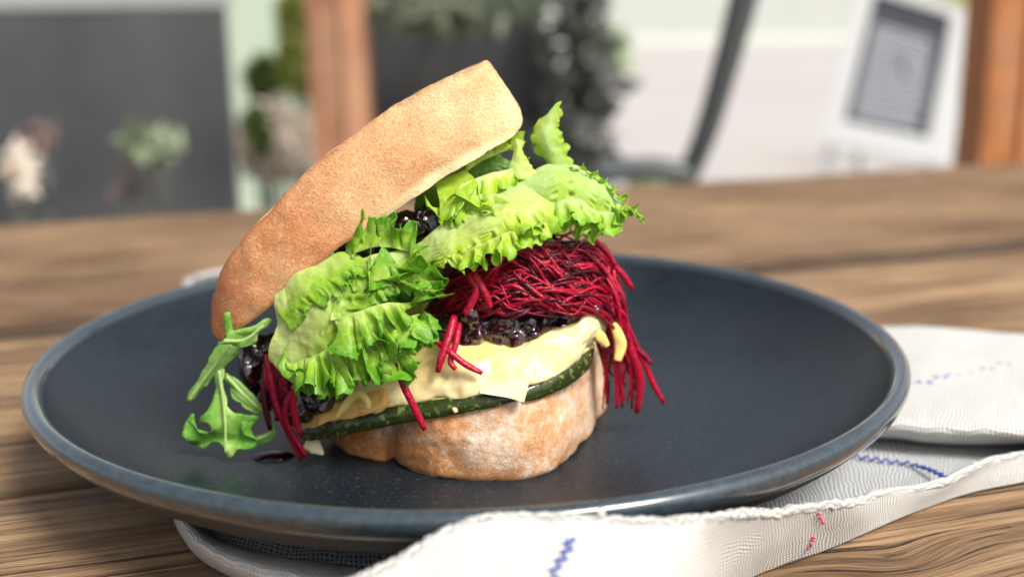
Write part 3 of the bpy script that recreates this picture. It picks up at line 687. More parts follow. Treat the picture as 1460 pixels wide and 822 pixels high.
lumps('jam_dollop', ballfield(352, 400, 486, 560, -4.6, .4, 40, .1), 'dark filler lump for the shade under the lower left tip of the leaning slice', 'jam', M_jam, 5)  # added dark lump, stands in for shade and crust below the slice tip
lumps('jam_dollop', ballfield(490, 620, 312, 350, -5.0, .36, 56, -.3), 'dark berry jam squeezed out right under the leaning slice', 'jam', M_jam, 4)

# ------------------------------------------------------------------ lettuce
def let_mat(name, pale, green, deep, tr=.48):
    m = mat(name, rough=.36); g = N(m); c = g.coord(); e = g.attr('edge')
    n1 = g.noise(c, 110, 4, .6); f = g.math('ADD', e, g.math('MULTIPLY', g.math('SUBTRACT', n1, .5), .8))
    col = g.ramp(f, [(.05, pale), (.5, green), (.95, deep)])
    vein = g.noise(c, 420, 3, .6); col = g.mix(g.mr(vein, .5, .7, 0, .3), col, tuple(min(1, k*1.25) for k in pale))
    vo = g.n('TexVoronoi', {'Vector': c, 'Scale': 260.0}, feature='DISTANCE_TO_EDGE').outputs[0]; col = g.mix(g.mr(vo, .0, .10, .12, 0), col, tuple(min(1, k*1.3) for k in pale)); g.out('Base Color', col); g.out('Normal', g.bump(vo, .12, .0004, g.bump(g.noise(c, 320, 4), .5, .001))); g.out('Specular IOR Level', .4)
    t = g.n('BsdfTranslucent', {'Color': g.mix(.3, col, (.5, .75, .05))}); mx = g.n('MixShader', {0: tr, 1: g.b.outputs[0], 2: t})
    o = [x for x in g.t.nodes if x.type == 'OUTPUT_MATERIAL'][0]; g.t.links.new(mx.outputs[0], o.inputs[0]); return m
LA = let_mat('lettuce_front', (.72, .80, .30), (.36, .60, .035), (.13, .40, .012))
LB = let_mat('lettuce_yellow', (.70, .80, .34), (.56, .72, .05), (.34, .60, .02))
LD = let_mat('lettuce_pale', (.62, .78, .32), (.48, .68, .07), (.30, .58, .03))
LR = let_mat('rocket_green', (.46, .66, .22), (.24, .50, .06), (.14, .40, .04), .25)
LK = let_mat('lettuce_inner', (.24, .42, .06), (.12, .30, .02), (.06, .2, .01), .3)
def relax(G, gu, tooth, att, seed, it=220, amp=.09, freq=2.2):
    """grow the rows of a leaf grid (gu > 1 lengthens them) and let the sheet buckle into ruffles"""
    n, m = G.shape[:2]; T = G.copy()
    Lu = np.linalg.norm(np.diff(T, axis=0), axis=2)*(.5*(gu[1:]+gu[:-1])); Lv = np.linalg.norm(np.diff(T, axis=1), axis=2)*.5*(tooth[:, 1:]+tooth[:, :-1])
    Nn = np.cross(np.gradient(T, axis=0), np.gradient(T, axis=1)); Nn /= np.linalg.norm(Nn, axis=2)[:, :, None]+1e-9
    X = T.copy()
    for i in range(n):
        for j in range(m):
            k = min(1, (gu[i, j]-1)*1.2); q = T[i, j]; X[i, j] = X[i, j] + (nzv(q, freq, seed)*amp*1.3 + nzv(q, freq*2.3, seed+5)*amp*.6)*k + Nn[i, j]*nz(q, freq, seed+9)*amp*2.2*k
    Ld1 = np.sqrt(Lu[:, 1:]**2+Lv[1:, :]**2)
    def con(A, B, L, k):
        d = B-A; l = np.linalg.norm(d, axis=2)+1e-9; s = (k*.5*(l-L)/l)[:, :, None]*d; A += s; B -= s
    for t in range(it):
        for o in (0, 1):
            con(X[o:n-1:2], X[o+1:n:2], Lu[o::2], .9)
            con(X[:, o:m-1:2], X[:, o+1:m:2], Lv[:, o::2], .9)
        dd = X[1:, 1:]-X[:-1, :-1]; l = np.linalg.norm(dd, axis=2)+1e-9; s = (.12*(l-Ld1)/l)[:, :, None]*dd; X[:-1, :-1] += s*.5; X[1:, 1:] -= s*.5
        dd = X[1:, :-1]-X[:-1, 1:]; l = np.linalg.norm(dd, axis=2)+1e-9; s = (.12*(l-Ld1)/l)[:, :, None]*dd; X[:-1, 1:] += s*.5; X[1:, :-1] -= s*.5
        S = X.copy(); S[1:-1] = .5*(X[:-2]+X[2:]); X += (S-X)*.16         # bending stiffness across the ruffles
        S = X.copy(); S[:, 1:-1] = .5*(X[:, :-2]+X[:, 2:]); X += (S-X)*.10
        X += (T-X)*att[:, :, None]
    return X
class Leaf:
    def __init__(s): s.V = []; s.F = []; s.E = []
    def add(s, G, E):
        nu, nv = G.shape[:2]; o = len(s.V); s.V += list(G.reshape(-1, 3)); s.E += list(E.reshape(-1)); s.F += [[k+o for k in f] for f in grid_faces(nu, nv)]
    def addup(s, G, E):
        n, m = G.shape[:2]; G = seg(G.reshape(n, -1), n*3).reshape(n*3, m, 3); G = seg(G.transpose(1, 0, 2).reshape(m, -1), m*3).reshape(m*3, n*3, 3).transpose(1, 0, 2)
        E = seg(E, n*3); E = seg(E.T, m*3).T
        ve = G[:, -1]-G[:, -3]; ve /= np.linalg.norm(ve, axis=1)[:, None]+1e-9; M = G.shape[1]; rs = random.Random(len(s.V)+3); k0 = rs.uniform(0, 50)
        du = np.r_[0, np.cumsum(np.linalg.norm(np.diff(G[:, -1], axis=0), axis=1))]
        for i in range(G.shape[0]):
            y = du[i]*2.1+1.6*noise.noise(Vector((du[i]*1.3, k0, 0))); a = (1-2*abs((y % 1)-.5)); b = 1-2*abs(((du[i]*6.3+k0) % 1)-.5); e = .13*(a**1.5-.35)*(1+noise.noise(Vector((du[i]*.8, k0, 9))))+.05*(b-.5)
            for j in range(M-6, M): G[i, j] = G[i, j]+ve[i]*e*((j-(M-7))/6)**1.5
        V = G.reshape(-1, 3); V = V+np.array([nzv(q, 4.5, 3)*.022 for q in V]); s.add(V.reshape(G.shape), E)
    def teeth(s, n, m, L, seed, jag, t):
        rs = random.Random(seed+77); k0 = rs.uniform(0, 40); tt = np.ones((n, m))
        for i in range(n):
            x = L*i/(n-1); y = x*1.5+k0+1.3*noise.noise(Vector((x*.9, k0, 0))); a = 1-2*abs((y % 1)-.5); y2 = x*3.7+k0; b = 1-2*abs((y2 % 1)-.5)
            tt[i] = 1+.8*jag*(1.5*a**1.4-.5+.4*(b-.5)+.5*noise.noise(Vector((x*.7, k0, 3))))*t[i]**1.5
        return np.maximum(tt, .25)
    def sheet(s, rows, nu=70, nv=30, ruff=.2, waves=5, seed=0, both=False, lobes=.1, e0=0.0, e1=1.0, fine=.06, grow=None):
        A0 = [cat([P(*a) for a in r], 40) for r in rows]; le = max(np.linalg.norm(np.diff(r, axis=0), axis=1).sum() for r in A0)
        wi = sum(np.linalg.norm(A0[q+1][20]-A0[q][20]) for q in range(len(A0)-1)); nu = int(min(90, max(12, le*15))); nv = int(min(50, max(8, wi*15)))
        R = [cat([P(*a) for a in r], nu) for r in rows]; G = np.zeros((nu, nv, 3))
        for i in range(nu): G[i] = seg([r[i] for r in R], nv) if len(R) > 2 else np.linspace(R[0][i], R[1][i], nv)
        u = np.linspace(0, 1, nu)[:, None]; v = np.linspace(0, 1, nv)[None]; vv = np.abs(2*v-1) if both else v
        eu = np.abs(2*u-1)**3*.7; k = np.maximum(vv**4+0*u, eu*vv)*np.array([1+.9*noise.noise(Vector((q*5, seed*2.3, 1))) for q in np.linspace(0, 1, nu)])[:, None]; k = np.maximum(k, 0)
        g_ = grow if grow is not None else ruff*6
        L = np.linalg.norm(np.diff(G[:, -1], axis=0), axis=1).sum()
        tt = s.teeth(nu, nv, L, seed, min(1.2, lobes*5), np.broadcast_to(vv, (nu, nv)))
        for i in range(nu):
            for j in range(nv): G[i, j] = G[i, j]+nzv(G[i, j], 1.1, seed)*fine*2.5+nzv(G[i, j], 3, seed)*fine*.35
        X = relax(G, 1+g_*k, tt, .012+.16*(1-np.minimum(1, k*1.6))**2, seed, 260, .13, 1.3)
        s.addup(X, e0+(e1-e0)*np.maximum(vv**1.2+0*u, eu*.7)); return X
    def frill(s, path, out, wd=.5, A=.22, B=.16, waves=7, seed=0, nt=12, e0=.35, jag=.4, toward=.3):
        """a ruffled margin: path of (px,py,Y), out = pixel direction it grows to"""
        p0 = cat([P(*a) for a in path], 60); L = np.linalg.norm(np.diff(p0, axis=0), axis=1).sum(); n = int(max(20, L*15)); nt = 9; p = cat([P(*a) for a in path], n)
        outs = np.array(out, float); outs = outs[None] if outs.ndim == 1 else outs
        oo = np.stack([np.interp(np.linspace(0, 1, n), np.linspace(0, 1, len(outs)), outs[:, k]) for k in range(2)], 1)
        G = np.zeros((n, nt, 3)); nn = np.array([0, -1, .15]); rs = random.Random(seed)
        for i in range(n):
            u = i/(n-1); o = RT*oo[i, 0] - UP*oo[i, 1]; o = o/np.linalg.norm(o); fade = min(1, 5*u+.25, 5*(1-u)+.25)
            W = wd*1.25*fade*(1+.4*noise.noise(Vector((u*L*.8, seed*3.1, 0))))
            tw = toward+.55*noise.noise(Vector((u*L*.7, seed*1.9, 5)))
            for j in range(nt): t = j/(nt-1); G[i, j] = p[i]+o*W*t+nn*(tw*W*t+.06*noise.noise(Vector((u*L, seed, 8))))
        t = np.linspace(0, 1, nt)[None]*np.ones((n, 1))
        tt = s.teeth(n, nt, L, seed, jag*1.1, t)
        gv = np.array([1.15+1.3*noise.noise(Vector((q*L*.55, seed*2.9, 1))) for q in np.linspace(0, 1, n)])[:, None]
        X = relax(G, 1+(1.5+A*4)*np.maximum(.15, gv)*t**1.3, tt, np.where(t < .09, .6, .006), seed, 300, .16, 1.2)
        s.addup(X, e0+(1-e0)*t)
    def build(s, label, m, group='curly lettuce leaves', name='lettuce_leaf', th=.012):
        o = mesh(name, s.V, s.F, m, attr={'edge': s.E}); tag(o, label, 'lettuce', group)
        md = o.modifiers.new('thickness', 'SOLIDIFY'); md.thickness = th/100; md.offset = 0; return o

# dark inner leaves that fill the wedge between the slices
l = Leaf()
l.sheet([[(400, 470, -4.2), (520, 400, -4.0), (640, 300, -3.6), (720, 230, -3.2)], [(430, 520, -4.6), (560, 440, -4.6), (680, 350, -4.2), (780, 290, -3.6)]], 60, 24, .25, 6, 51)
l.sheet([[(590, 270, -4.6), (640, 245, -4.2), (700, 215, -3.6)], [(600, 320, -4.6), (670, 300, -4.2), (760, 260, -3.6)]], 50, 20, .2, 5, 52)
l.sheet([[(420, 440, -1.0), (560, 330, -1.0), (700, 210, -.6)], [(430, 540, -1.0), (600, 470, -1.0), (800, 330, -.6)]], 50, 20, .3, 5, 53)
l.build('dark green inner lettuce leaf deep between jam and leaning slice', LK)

# leaf A: big curly leaf in front, left of the beetroot
l = Leaf()
l.sheet([[(386, 512, -6.3), (388, 482, -6.35), (396, 455, -6.3), (396, 420, -6.1)], [(425, 545, -6.7), (440, 490, -6.9), (455, 440, -6.8), (470, 385, -6.4)], [(470, 540, -6.8), (500, 485, -7.1), (520, 440, -7.0), (530, 385, -6.6)]], 80, 50, .11, 4, 1, lobes=.1, e0=-.15, e1=.6)
l.sheet([[(392, 440, -6.2), (420, 400, -6.2), (455, 370, -6.1), (500, 356, -6.0)], [(420, 462, -6.7), (460, 430, -6.9), (500, 405, -6.8), (540, 385, -6.6)]], 60, 30, .16, 5, 2, lobes=.14, e0=.2, e1=.8)
l.frill([(500, 362, -6.3), (540, 352, -6.2), (600, 362, -6.1)], [(-.1, -1), (.1, -1)], .62, .22, .2, 6, 5, jag=.9)
l.frill([(560, 380, -6.5), (590, 400, -6.5), (592, 430, -6.5)], [(.9, -.5), (1, .1)], .62, .24, .2, 6, 6)
l.frill([(470, 458, -7.1), (510, 444, -7.2), (550, 432, -7.1), (585, 432, -6.9)], [(.2, 1), (.5, .9)], .62, .25, .2, 8, 8, e0=.2)
l.frill([(520, 470, -7.2), (550, 462, -7.2), (580, 452, -7.0), (600, 446, -6.8)], [(.5, .9), (.8, .7)], .6, .26, .2, 7, 9)
l.frill([(405, 520, -6.8), (440, 510, -7.0), (480, 492, -7.2), (520, 490, -7.3), (560, 484, -7.2)], [(.1, 1), (.4, 1)], .72, .22, .18, 8, 10, e0=.25)
l.frill([(420, 524, -6.8), (460, 518, -7.0), (500, 506, -7.2), (540, 500, -7.2)], [(-.1, 1), (.35, 1)], .62, .24, .2, 7, 11, jag=.8)
l.frill([(520, 500, -7.3), (545, 510, -7.3), (565, 500, -7.2), (585, 482, -7.0)], [(.1, 1), (.9, .6)], .66, .24, .2, 7, 12, jag=.9)
l.frill([(570, 470, -7.1), (590, 468, -6.9), (600, 455, -6.7)], [(.7, .9), (1, .2)], .5, .2, .18, 4, 13, jag=.7)
l.sheet([[(492, 392, -6.3), (530, 366, -6.2), (575, 356, -6.0), (604, 366, -5.9)], [(505, 412, -6.6), (548, 392, -6.6), (590, 388, -6.4), (612, 392, -6.2)], [(515, 440, -6.9), (555, 424, -6.9), (596, 418, -6.7), (618, 412, -6.4)]], 60, 30, .16, 5, 61, lobes=.16, e0=.1, e1=.9)
l.frill([(500, 386, -6.5), (536, 372, -6.5), (580, 372, -6.3)], [(.1, 1), (.5, .7)], .5, .2, .18, 6, 62, e0=.3, toward=.6)
l.frill([(528, 404, -6.8), (560, 396, -6.8), (592, 404, -6.7)], [(.6, -.3), (1, .4)], .5, .24, .2, 6, 63, e0=.3)
l.frill([(588, 380, -6.4), (604, 396, -6.4), (606, 420, -6.5)], [(1, -.3), (1, .4)], .38, .2, .2, 5, 64, jag=.7)
l.build('large curly lime green lettuce leaf in front, left of the beetroot', LA)
# leaf B: centre leaf rising from A to the right over the beetroot
l = Leaf()
l.sheet([[(592, 350, -5.9), (625, 322, -5.8), (660, 290, -5.5), (700, 262, -5.1), (745, 248, -4.7)], [(606, 372, -6.3), (650, 345, -6.5), (700, 312, -6.4), (745, 290, -6.0), (785, 275, -5.4)], [(612, 386, -6.4), (665, 364, -6.7), (715, 340, -6.6), (765, 322, -6.2), (815, 318, -5.7)]], 90, 50, .09, 5, 20, lobes=.2, e0=-.1, e1=.75)
l.frill([(640, 368, -6.6), (690, 345, -6.7), (740, 325, -6.5), (800, 312, -5.9)], [(0, 1), (.3, 1)], .42, .16, .14, 8, 21, jag=.9)
l.frill([(620, 300, -5.7), (660, 282, -5.8), (700, 276, -5.8), (740, 282, -5.7)], [(0, 1), (.2, 1)], .5, .2, .16, 6, 22, e0=.2, jag=.8)
l.frill([(715, 300, -6.2), (750, 296, -6.0), (790, 300, -5.7)], [(.2, 1), (.5, 1)], .5, .2, .16, 5, 23, e0=.1, jag=.6)
l.build('broad pale green lettuce leaf spread over the top of the beetroot', LB)
# leaf C: upper lobes under the leaning slice
l = Leaf()
l.sheet([[(620, 258, -5.5), (640, 250, -5.4), (665, 240, -5.2)], [(630, 285, -5.8), (650, 280, -5.8), (680, 262, -5.6)], [(632, 318, -6.0), (650, 305, -6.1), (668, 290, -6.0)]], 40, 30, .1, 3, 30, lobes=.12, e0=.5, e1=1.0)
l.frill([(660, 248, -5.3), (690, 228, -5.0), (725, 215, -4.7), (750, 222, -4.5)], [(-.2, -.6), (.3, -1)], .42, .2, .16, 5, 31, jag=.7, e0=.3)
l.frill([(660, 262, -5.6), (695, 248, -5.4), (735, 240, -5.0)], [(.1, 1), (.3, 1)], .5, .22, .16, 5, 32, jag=.7, e0=.1)
l.sheet([[(728, 205, -4.8), (731, 222, -4.9), (722, 250, -5.1)], [(737, 198, -4.9), (738, 225, -5.0), (742, 255, -5.2)], [(744, 208, -4.8), (744, 222, -4.9), (764, 252, -5.1)]], 30, 16, .05, 2, 33, e0=.2, e1=.4, fine=.02)
l.build('small lobed lettuce leaf just under the upper end of the slice', LB)
# leaf D: right leaf with its drooping tip
l = Leaf()
l.sheet([[(738, 262, -5.2), (765, 244, -4.9), (800, 232, -4.6), (830, 236, -4.5), (862, 262, -4.5), (895, 296, -4.6)],
         [(745, 290, -5.5), (775, 272, -5.6), (805, 256, -5.4), (832, 262, -5.2), (856, 284, -5.0), (890, 302, -4.8)],
         [(752, 318, -5.4), (782, 322, -5.6), (806, 308, -5.6), (832, 318, -5.4), (856, 334, -5.2), (880, 318, -4.9)]], 100, 50, .10, 6, 40, lobes=.22, e0=-.1, e1=.8)
l.frill([(775, 300, -5.6), (800, 285, -5.7), (826, 284, -5.5), (850, 300, -5.3), (880, 304, -5.0)], [(0, 1), (.4, 1)], .5, .2, .16, 8, 41, jag=.9, e0=.1)
l.frill([(800, 240, -4.8), (835, 244, -4.8), (865, 270, -4.8), (893, 294, -4.8)], [(.6, -.6), (.9, -.1)], .14, .06, .08, 7, 42, jag=.8, e0=.5)
l.frill([(866, 290, -4.9), (882, 290, -4.8), (896, 296, -4.7)], [(.3, 1), (.9, .2)], .36, .12, .12, 4, 43, jag=1, e0=.4)
l.frill([(780, 318, -5.6), (810, 306, -5.6), (836, 316, -5.4), (858, 330, -5.2)], [(0, 1), (-.1, 1)], .34, .14, .12, 6, 44, jag=1.0, e0=.5)
l.build('arched pale lettuce leaf drooping to the far right over the beetroot', LD)
l = Leaf()
l.sheet([[(780, 164, -4.6), (764, 178, -4.6), (760, 200, -4.6), (768, 218, -4.6), (782, 236, -4.6)], [(793, 148, -4.7), (780, 178, -4.8), (782, 200, -4.85), (792, 222, -4.8), (798, 246, -4.7)], [(800, 150, -4.6), (797, 176, -4.6), (804, 194, -4.6), (812, 214, -4.6), (815, 240, -4.6)]], 46, 26, .07, 4, 45, both=True, lobes=.1, e0=.1, e1=.7, fine=.03)
l.build('upright lettuce tip, the topmost green point beside the slice', LD)

# ------------------------------------------------------------------ rocket leaves at the left
def leafpoly(name, outline, rib, label, seed, curl=.12, m=LR, group='rocket leaves at the left end'):
    """jagged flat leaf: outline [(px,py,Y)], filled and cupped along its rib"""
    ol = np.array([P(*a) for a in outline]); n = 110; ol = cat(ol, n, closed=True); ol = ol+np.array([nzv(q, 2.4, seed)*.10+nzv(q, 6, seed)*.04 for q in ol])
    rb = cat([P(*a) for a in rib], 30)
    bm = bmesh.new(); vs_ = [bm.verts.new(p) for p in ol]; fc = bm.faces.new(vs_)
    bmesh.ops.triangulate(bm, faces=[fc], ngon_method='EAR_CLIP')
    for it in range(2): bmesh.ops.subdivide_edges(bm, edges=[e for e in bm.edges if e.calc_length() > .22], cuts=1)
    bmesh.ops.triangulate(bm, faces=bm.faces[:])
    for it in range(6): bmesh.ops.smooth_vert(bm, verts=[v for v in bm.verts if not v.is_boundary], factor=.5, use_axis_x=True, use_axis_y=True, use_axis_z=True)
    V = []; E = []
    for v in bm.verts:
        p = np.array(v.co); d = np.linalg.norm(rb-p, axis=1).min(); q = p + np.array([0, -1, .1])*(curl*min(1, d/.6)**1.5*(.6+1.5*nz(p, 1.4, seed))) + nzv(p, 2.2, seed)*.05
        q[2] = max(q[2], ZF+.03); V.append(q); E.append(min(1, d/.55))
    bm.verts.index_update(); F = [[v.index for v in f.verts] for f in bm.faces]; bm.free()
    root = empty(name, np.array(V).mean(0)); tag(root, label, 'rocket leaf', group)
    o = part('blade', V, F, m, root, attr={'edge': E}); md = o.modifiers.new('thickness', 'SOLIDIFY'); md.thickness = .0002; md.offset = 0
    Vt, Ft = tube(rb+np.array([0, -.05, .02]), np.linspace(.055, .03, 30), 8, .7); part('midrib', Vt, Ft, m, root, attr={'edge': [0.05]*len(Vt)})
leafpoly('rocket_leaf', [(267, 574, -5.0), (272, 556, -5.0), (290, 530, -5.1), (305, 505, -5.2), (318, 488, -5.3), (340, 486, -5.4), (338, 500, -5.4), (322, 515, -5.3), (300, 540, -5.2), (284, 560, -5.1)],
         [(270, 570, -5.1), (300, 530, -5.25), (330, 492, -5.5)], 'smooth pointed rocket leaf sticking out left below the slice', 1, .05)
leafpoly('rocket_leaf', [(318, 450, -5.9), (324, 446, -5.9), (332, 466, -5.9), (346, 478, -5.9), (362, 470, -5.9), (380, 452, -5.9), (388, 456, -5.9), (372, 476, -5.9), (362, 492, -5.9), (340, 494, -5.9), (310, 488, -5.9), (322, 480, -5.9)],
         [(320, 486, -5.95), (350, 484, -6.0), (376, 464, -6.0)], 'hooked rocket leaf lying across the lower tip of the slice', 2, .06)
leafpoly('rocket_leaf', [(308, 528, -5.4), (318, 526, -5.4), (322, 560, -5.5), (328, 580, -5.6), (345, 588, -5.6), (366, 590, -5.6), (362, 598, -5.6), (346, 602, -5.7), (345, 618, -5.75), (368, 626, -5.7), (362, 636, -5.7), (340, 640, -5.75), (325, 654, -5.75),
                         (318, 636, -5.75), (302, 632, -5.6), (282, 636, -5.4), (268, 626, -5.3), (265, 606, -5.3), (275, 588, -5.3), (280, 606, -5.4), (290, 618, -5.5), (302, 608, -5.6), (298, 596, -5.5), (286, 602, -5.4), (290, 592, -5.4), (306, 572, -5.4)],
         [(313, 528, -5.5), (319, 570, -5.6), (322, 610, -5.75), (322, 645, -5.8)], 'lobed jagged rocket leaf touching the plate at the left', 3, .12)
leafpoly('rocket_leaf', [(320, 532, -5.3), (332, 538, -5.3), (350, 555, -5.3), (372, 578, -5.4), (384, 588, -5.4), (376, 594, -5.4), (352, 582, -5.4), (330, 562, -5.4), (322, 548, -5.3)],
         [(324, 536, -5.4), (350, 564, -5.45), (380, 590, -5.45)], 'narrow rocket leaf between the lobed leaf and the beetroot', 4, .04)
leafpoly('rocket_leaf', [(352, 620, -5.4), (370, 622, -5.4), (384, 610, -5.4), (376, 596, -5.4), (390, 600, -5.4), (392, 616, -5.4), (380, 630, -5.4), (364, 634, -5.4)],
         [(360, 628, -5.5), (384, 618, -5.5), (386, 604, -5.5)], 'tiny curled rocket tip beside the dark juice drop', 5, .04)

# ------------------------------------------------------------------ beetroot
def beet_mat(name, a, b, rough=.3, tr=0):
    m = mat(name, rough=rough); g = N(m); c = g.coord(); oi = g.n('ObjectInfo').outputs['Random']
    col = g.mix(g.math('ADD', g.math('MULTIPLY', oi, .7), g.math('MULTIPLY', g.noise(c, 160, 3), .4)), a, b)
    g.out('Base Color', col); g.out('Subsurface Weight', .25); g.out('Subsurface Radius', (.004, .0008, .001)); g.out('Specular IOR Level', .35)
    g.out('Normal', g.bump(g.noise(c, 700, 3), .6, .0008)); return m
MB = beet_mat('beetroot', (.12, .002, .012), (.48, .005, .034), .3); MBd = beet_mat('shaded_beetroot', (.022, .001, .005), (.08, .003, .014), .25)  # second, darker copy paints the shaded gaps of the heap into the colour
top_env = [(600, 450), (625, 402), (655, 376), (700, 352), (750, 340), (800, 340), (840, 350), (866, 372), (882, 400), (886, 430)]
low_env = [(600, 455), (620, 452), (650, 448), (700, 440), (750, 436), (790, 440), (820, 446), (845, 446), (866, 452), (880, 470)]
TE = seg(top_env, 100); LE = seg(low_env, 100)
def env(x, t):
    yt = np.interp(x, TE[:, 0], TE[:, 1]); yl = np.interp(x, LE[:, 0], LE[:, 1]); return yt+(yl-yt)*t
# tangled core of the heap
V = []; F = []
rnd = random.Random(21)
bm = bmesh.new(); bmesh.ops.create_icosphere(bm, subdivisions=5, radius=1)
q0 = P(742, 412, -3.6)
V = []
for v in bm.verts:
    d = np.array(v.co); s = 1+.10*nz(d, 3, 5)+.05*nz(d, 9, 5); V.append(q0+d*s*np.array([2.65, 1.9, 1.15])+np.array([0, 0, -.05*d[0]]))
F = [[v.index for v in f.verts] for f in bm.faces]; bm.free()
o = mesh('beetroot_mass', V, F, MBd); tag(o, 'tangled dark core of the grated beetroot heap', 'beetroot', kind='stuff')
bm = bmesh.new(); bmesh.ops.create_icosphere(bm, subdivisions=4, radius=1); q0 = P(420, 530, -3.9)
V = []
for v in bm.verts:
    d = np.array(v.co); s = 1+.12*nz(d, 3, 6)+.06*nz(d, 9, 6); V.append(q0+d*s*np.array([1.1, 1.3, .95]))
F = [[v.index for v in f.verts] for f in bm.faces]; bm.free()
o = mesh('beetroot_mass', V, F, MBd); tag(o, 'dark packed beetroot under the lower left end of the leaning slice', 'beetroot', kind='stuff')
def strand(pp, r, label, group, m=MB, ns=6, flat=.7):
    p = cat([P(*a) for a in pp], 14); rr = r*np.interp(np.linspace(0, 1, 14), [0, .12, .8, 1], [.7, 1, .95, .65]); V, F = tube(p, rr, ns, flat)
    o = mesh('beetroot_strand', V, F, m); tag(o, label, 'beetroot', group); return o
HG = 'beetroot strands in the tangled heap'; HL = 'thin crimson beetroot strand woven into the grated heap under the lettuce'
for i in range(290):
    t = rnd.random()**.8; L_ = rnd.uniform(45, 150); x0 = rnd.uniform(600, 846); sl_ = rnd.gauss(.14, .55); pp = []
    cv = rnd.uniform(-22, 16)
    for k in range(5):
        x = min(889, x0 + L_*k/4); tt = min(1.02, max(-.03, t + sl_*(k/4-.5)))
        y = env(x, tt)+cv*math.sin(math.pi*k/4)+rnd.uniform(-2, 2)
        # mound: bulges towards the viewer lower down, curves away at its flanks
        fx = (x-745)/150; Y = -5.35-.75*min(1, tt*1.2) + 2.2*abs(fx)**2.5*1.0 + .9*max(0, .25-tt)*4*.9 + rnd.uniform(-.34, .16)
        pp.append((x, y, Y))
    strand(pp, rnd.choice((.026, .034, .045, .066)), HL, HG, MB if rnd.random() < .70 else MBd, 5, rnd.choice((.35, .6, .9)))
DG = 'beetroot strands hanging past the bread on the right'; DL = 'dark red beetroot strand hanging in the bunch right of the bread'
for i in range(32):
    xa = rnd.uniform(838, 876); ya = rnd.uniform(372, 440); xm = rnd.uniform(858, 896); xb = xm+rnd.uniform(-22, 62)*rnd.random(); yb = rnd.uniform(490, 585)
    strand([(xa, ya, -4.6), ((xa+xm)/2+6, (ya+455)/2, -4.7+rnd.uniform(-.2, .2)), (xm, 470+rnd.uniform(-15, 15), -4.5), ((xm+xb)/2+rnd.uniform(-8, 8), (470+yb)/2+5, -4.2), (xb, yb, -4.0)], rnd.uniform(.035, .075), DL, DG)
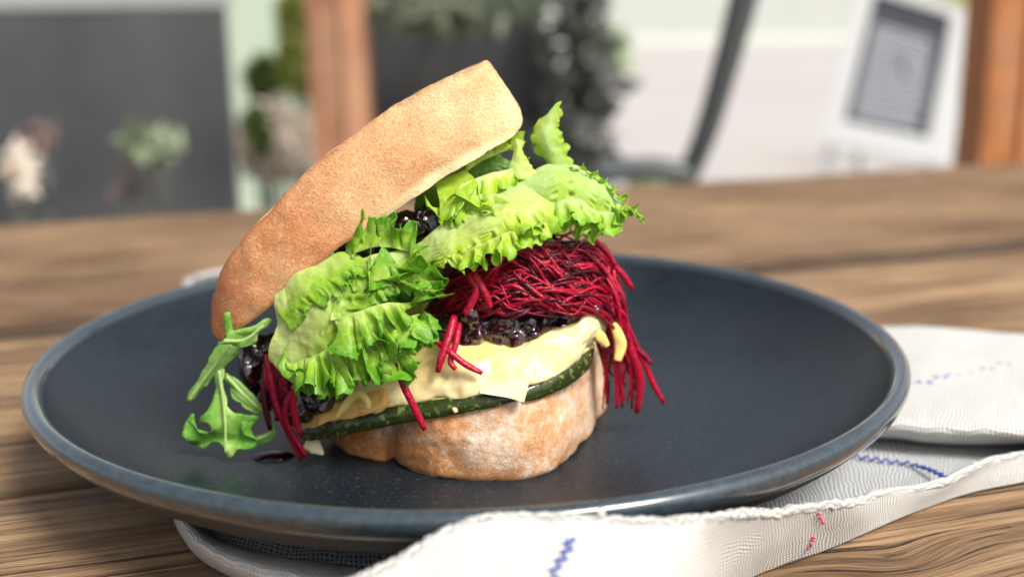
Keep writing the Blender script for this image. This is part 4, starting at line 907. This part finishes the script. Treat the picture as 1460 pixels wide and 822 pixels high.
for pp, r, lab in (
    ([(868, 470, -4.3), (876, 510, -4.2), (880, 545, -4.1), (879, 581, -4.0)], .10, 'straight red beetroot strand hanging just beside the bread corner'),
    ([(850, 480, -4.3), (862, 520, -4.0), (866, 552, -3.8), (865, 576, -3.7)], .08, 'thin beetroot strand half behind the right end of the lower crust'),
    ([(880, 460, -4.4), (900, 500, -4.3), (912, 540, -4.2), (908, 588, -4.1)], .14, 'thickest hanging beetroot strand, ending lowest on the right'),
    ([(885, 470, -4.3), (915, 510, -4.1), (930, 545, -4.0), (947, 574, -3.9)], .10, 'beetroot strand kinked outward, its tip farthest right on the plate'),
    ([(888, 480, -4.3), (912, 500, -4.2), (930, 518, -4.1)], .07, 'short beetroot strand pointing right above the kinked one'),
    ([(830, 352, -4.2), (860, 368, -4.1), (885, 388, -4.0), (902, 412, -3.9)], .11, 'beetroot strand jutting right from the top of the heap'),
    ([(845, 340, -4.2), (862, 355, -4.2), (878, 378, -4.1)], .08, 'short beetroot strand just above the jutting one'),
    ([(566, 516, -7.3), (574, 545, -7.45), (588, 575, -7.5), (606, 612, -7.5)], .115, 'bright red beetroot strand hanging over the zucchini below the curly leaf'),
    ([(622, 486, -6.6), (640, 500, -6.9), (662, 518, -7.05), (688, 532, -7.1)], .10, 'bright beetroot strand pointing right across the pale spread'),
    ([(648, 450, -6.3), (640, 480, -6.7), (630, 508, -6.95), (624, 530, -7.0)], .12, 'beetroot strand falling onto the spread beside the curly leaf'),
    ([(655, 460, -6.3), (650, 490, -6.8), (642, 515, -6.95), (650, 526, -7.05)], .10, 'beetroot strand curled onto the spread, right of the falling one'),
    ([(668, 392, -6.2), (680, 410, -6.35), (672, 432, -6.4), (662, 448, -6.4)], .12, 'bright pinkish beetroot piece on the left face of the heap'),
    ([(676, 390, -6.25), (690, 414, -6.4), (700, 438, -6.4)], .11, 'short bright beetroot piece beside the pinkish one'),
    ([(380, 505, -6.0), (388, 545, -6.1), (395, 580, -6.1), (430, 655, -5.9)], .11, 'dark beetroot strand reaching the plate at the left corner'),
    ([(430, 545, -6.0), (410, 570, -6.2), (408, 600, -6.1), (436, 650, -6.0)], .10, 'purple beetroot strand looping down beside the zucchini tip'),
    ([(400, 520, -6.0), (420, 540, -6.2), (418, 580, -6.2), (428, 620, -6.1)], .11, 'beetroot strand bending down in front of the left jam')):
    strand(pp, r, lab, 'loose beetroot strands')
LG = 'beetroot strands packed at the left end'; LL = 'dark beetroot strand packed below the left end of the curly leaf'
for i in range(24):
    xa = rnd.uniform(376, 412); ya = rnd.uniform(502, 530); xb = rnd.uniform(384, 432); yb = rnd.uniform(565, 618)
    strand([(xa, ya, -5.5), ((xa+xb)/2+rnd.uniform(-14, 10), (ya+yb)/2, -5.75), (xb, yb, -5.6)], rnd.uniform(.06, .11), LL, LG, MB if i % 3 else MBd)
# juice drop
V = []; q = PZ(388, 650, ZF+.02); ns = 36
for k, (r, z) in enumerate(((.56, 0), (.55, .03), (.50, .065), (.42, .095), (.30, .118), (.15, .13), (.01, .134))):
    for j in range(ns): t = 2*math.pi*j/ns; rr = r*(1+.12*math.sin(2*t+1)+.06*math.sin(5*t)); V.append((q[0]+rr*math.cos(t), q[1]+rr*.75*math.sin(t), q[2]+z-.02))
M_juice = mat('dark_juice', (.010, .001, .004), .12, Specular_IOR_Level=.3)
F = grid_faces(7, ns, closev=True); F.append(list(range(ns))[::-1])
o = mesh('juice_drop', V, F, M_juice); tag(o, 'glossy dark red juice drop on the plate at the left', 'juice')
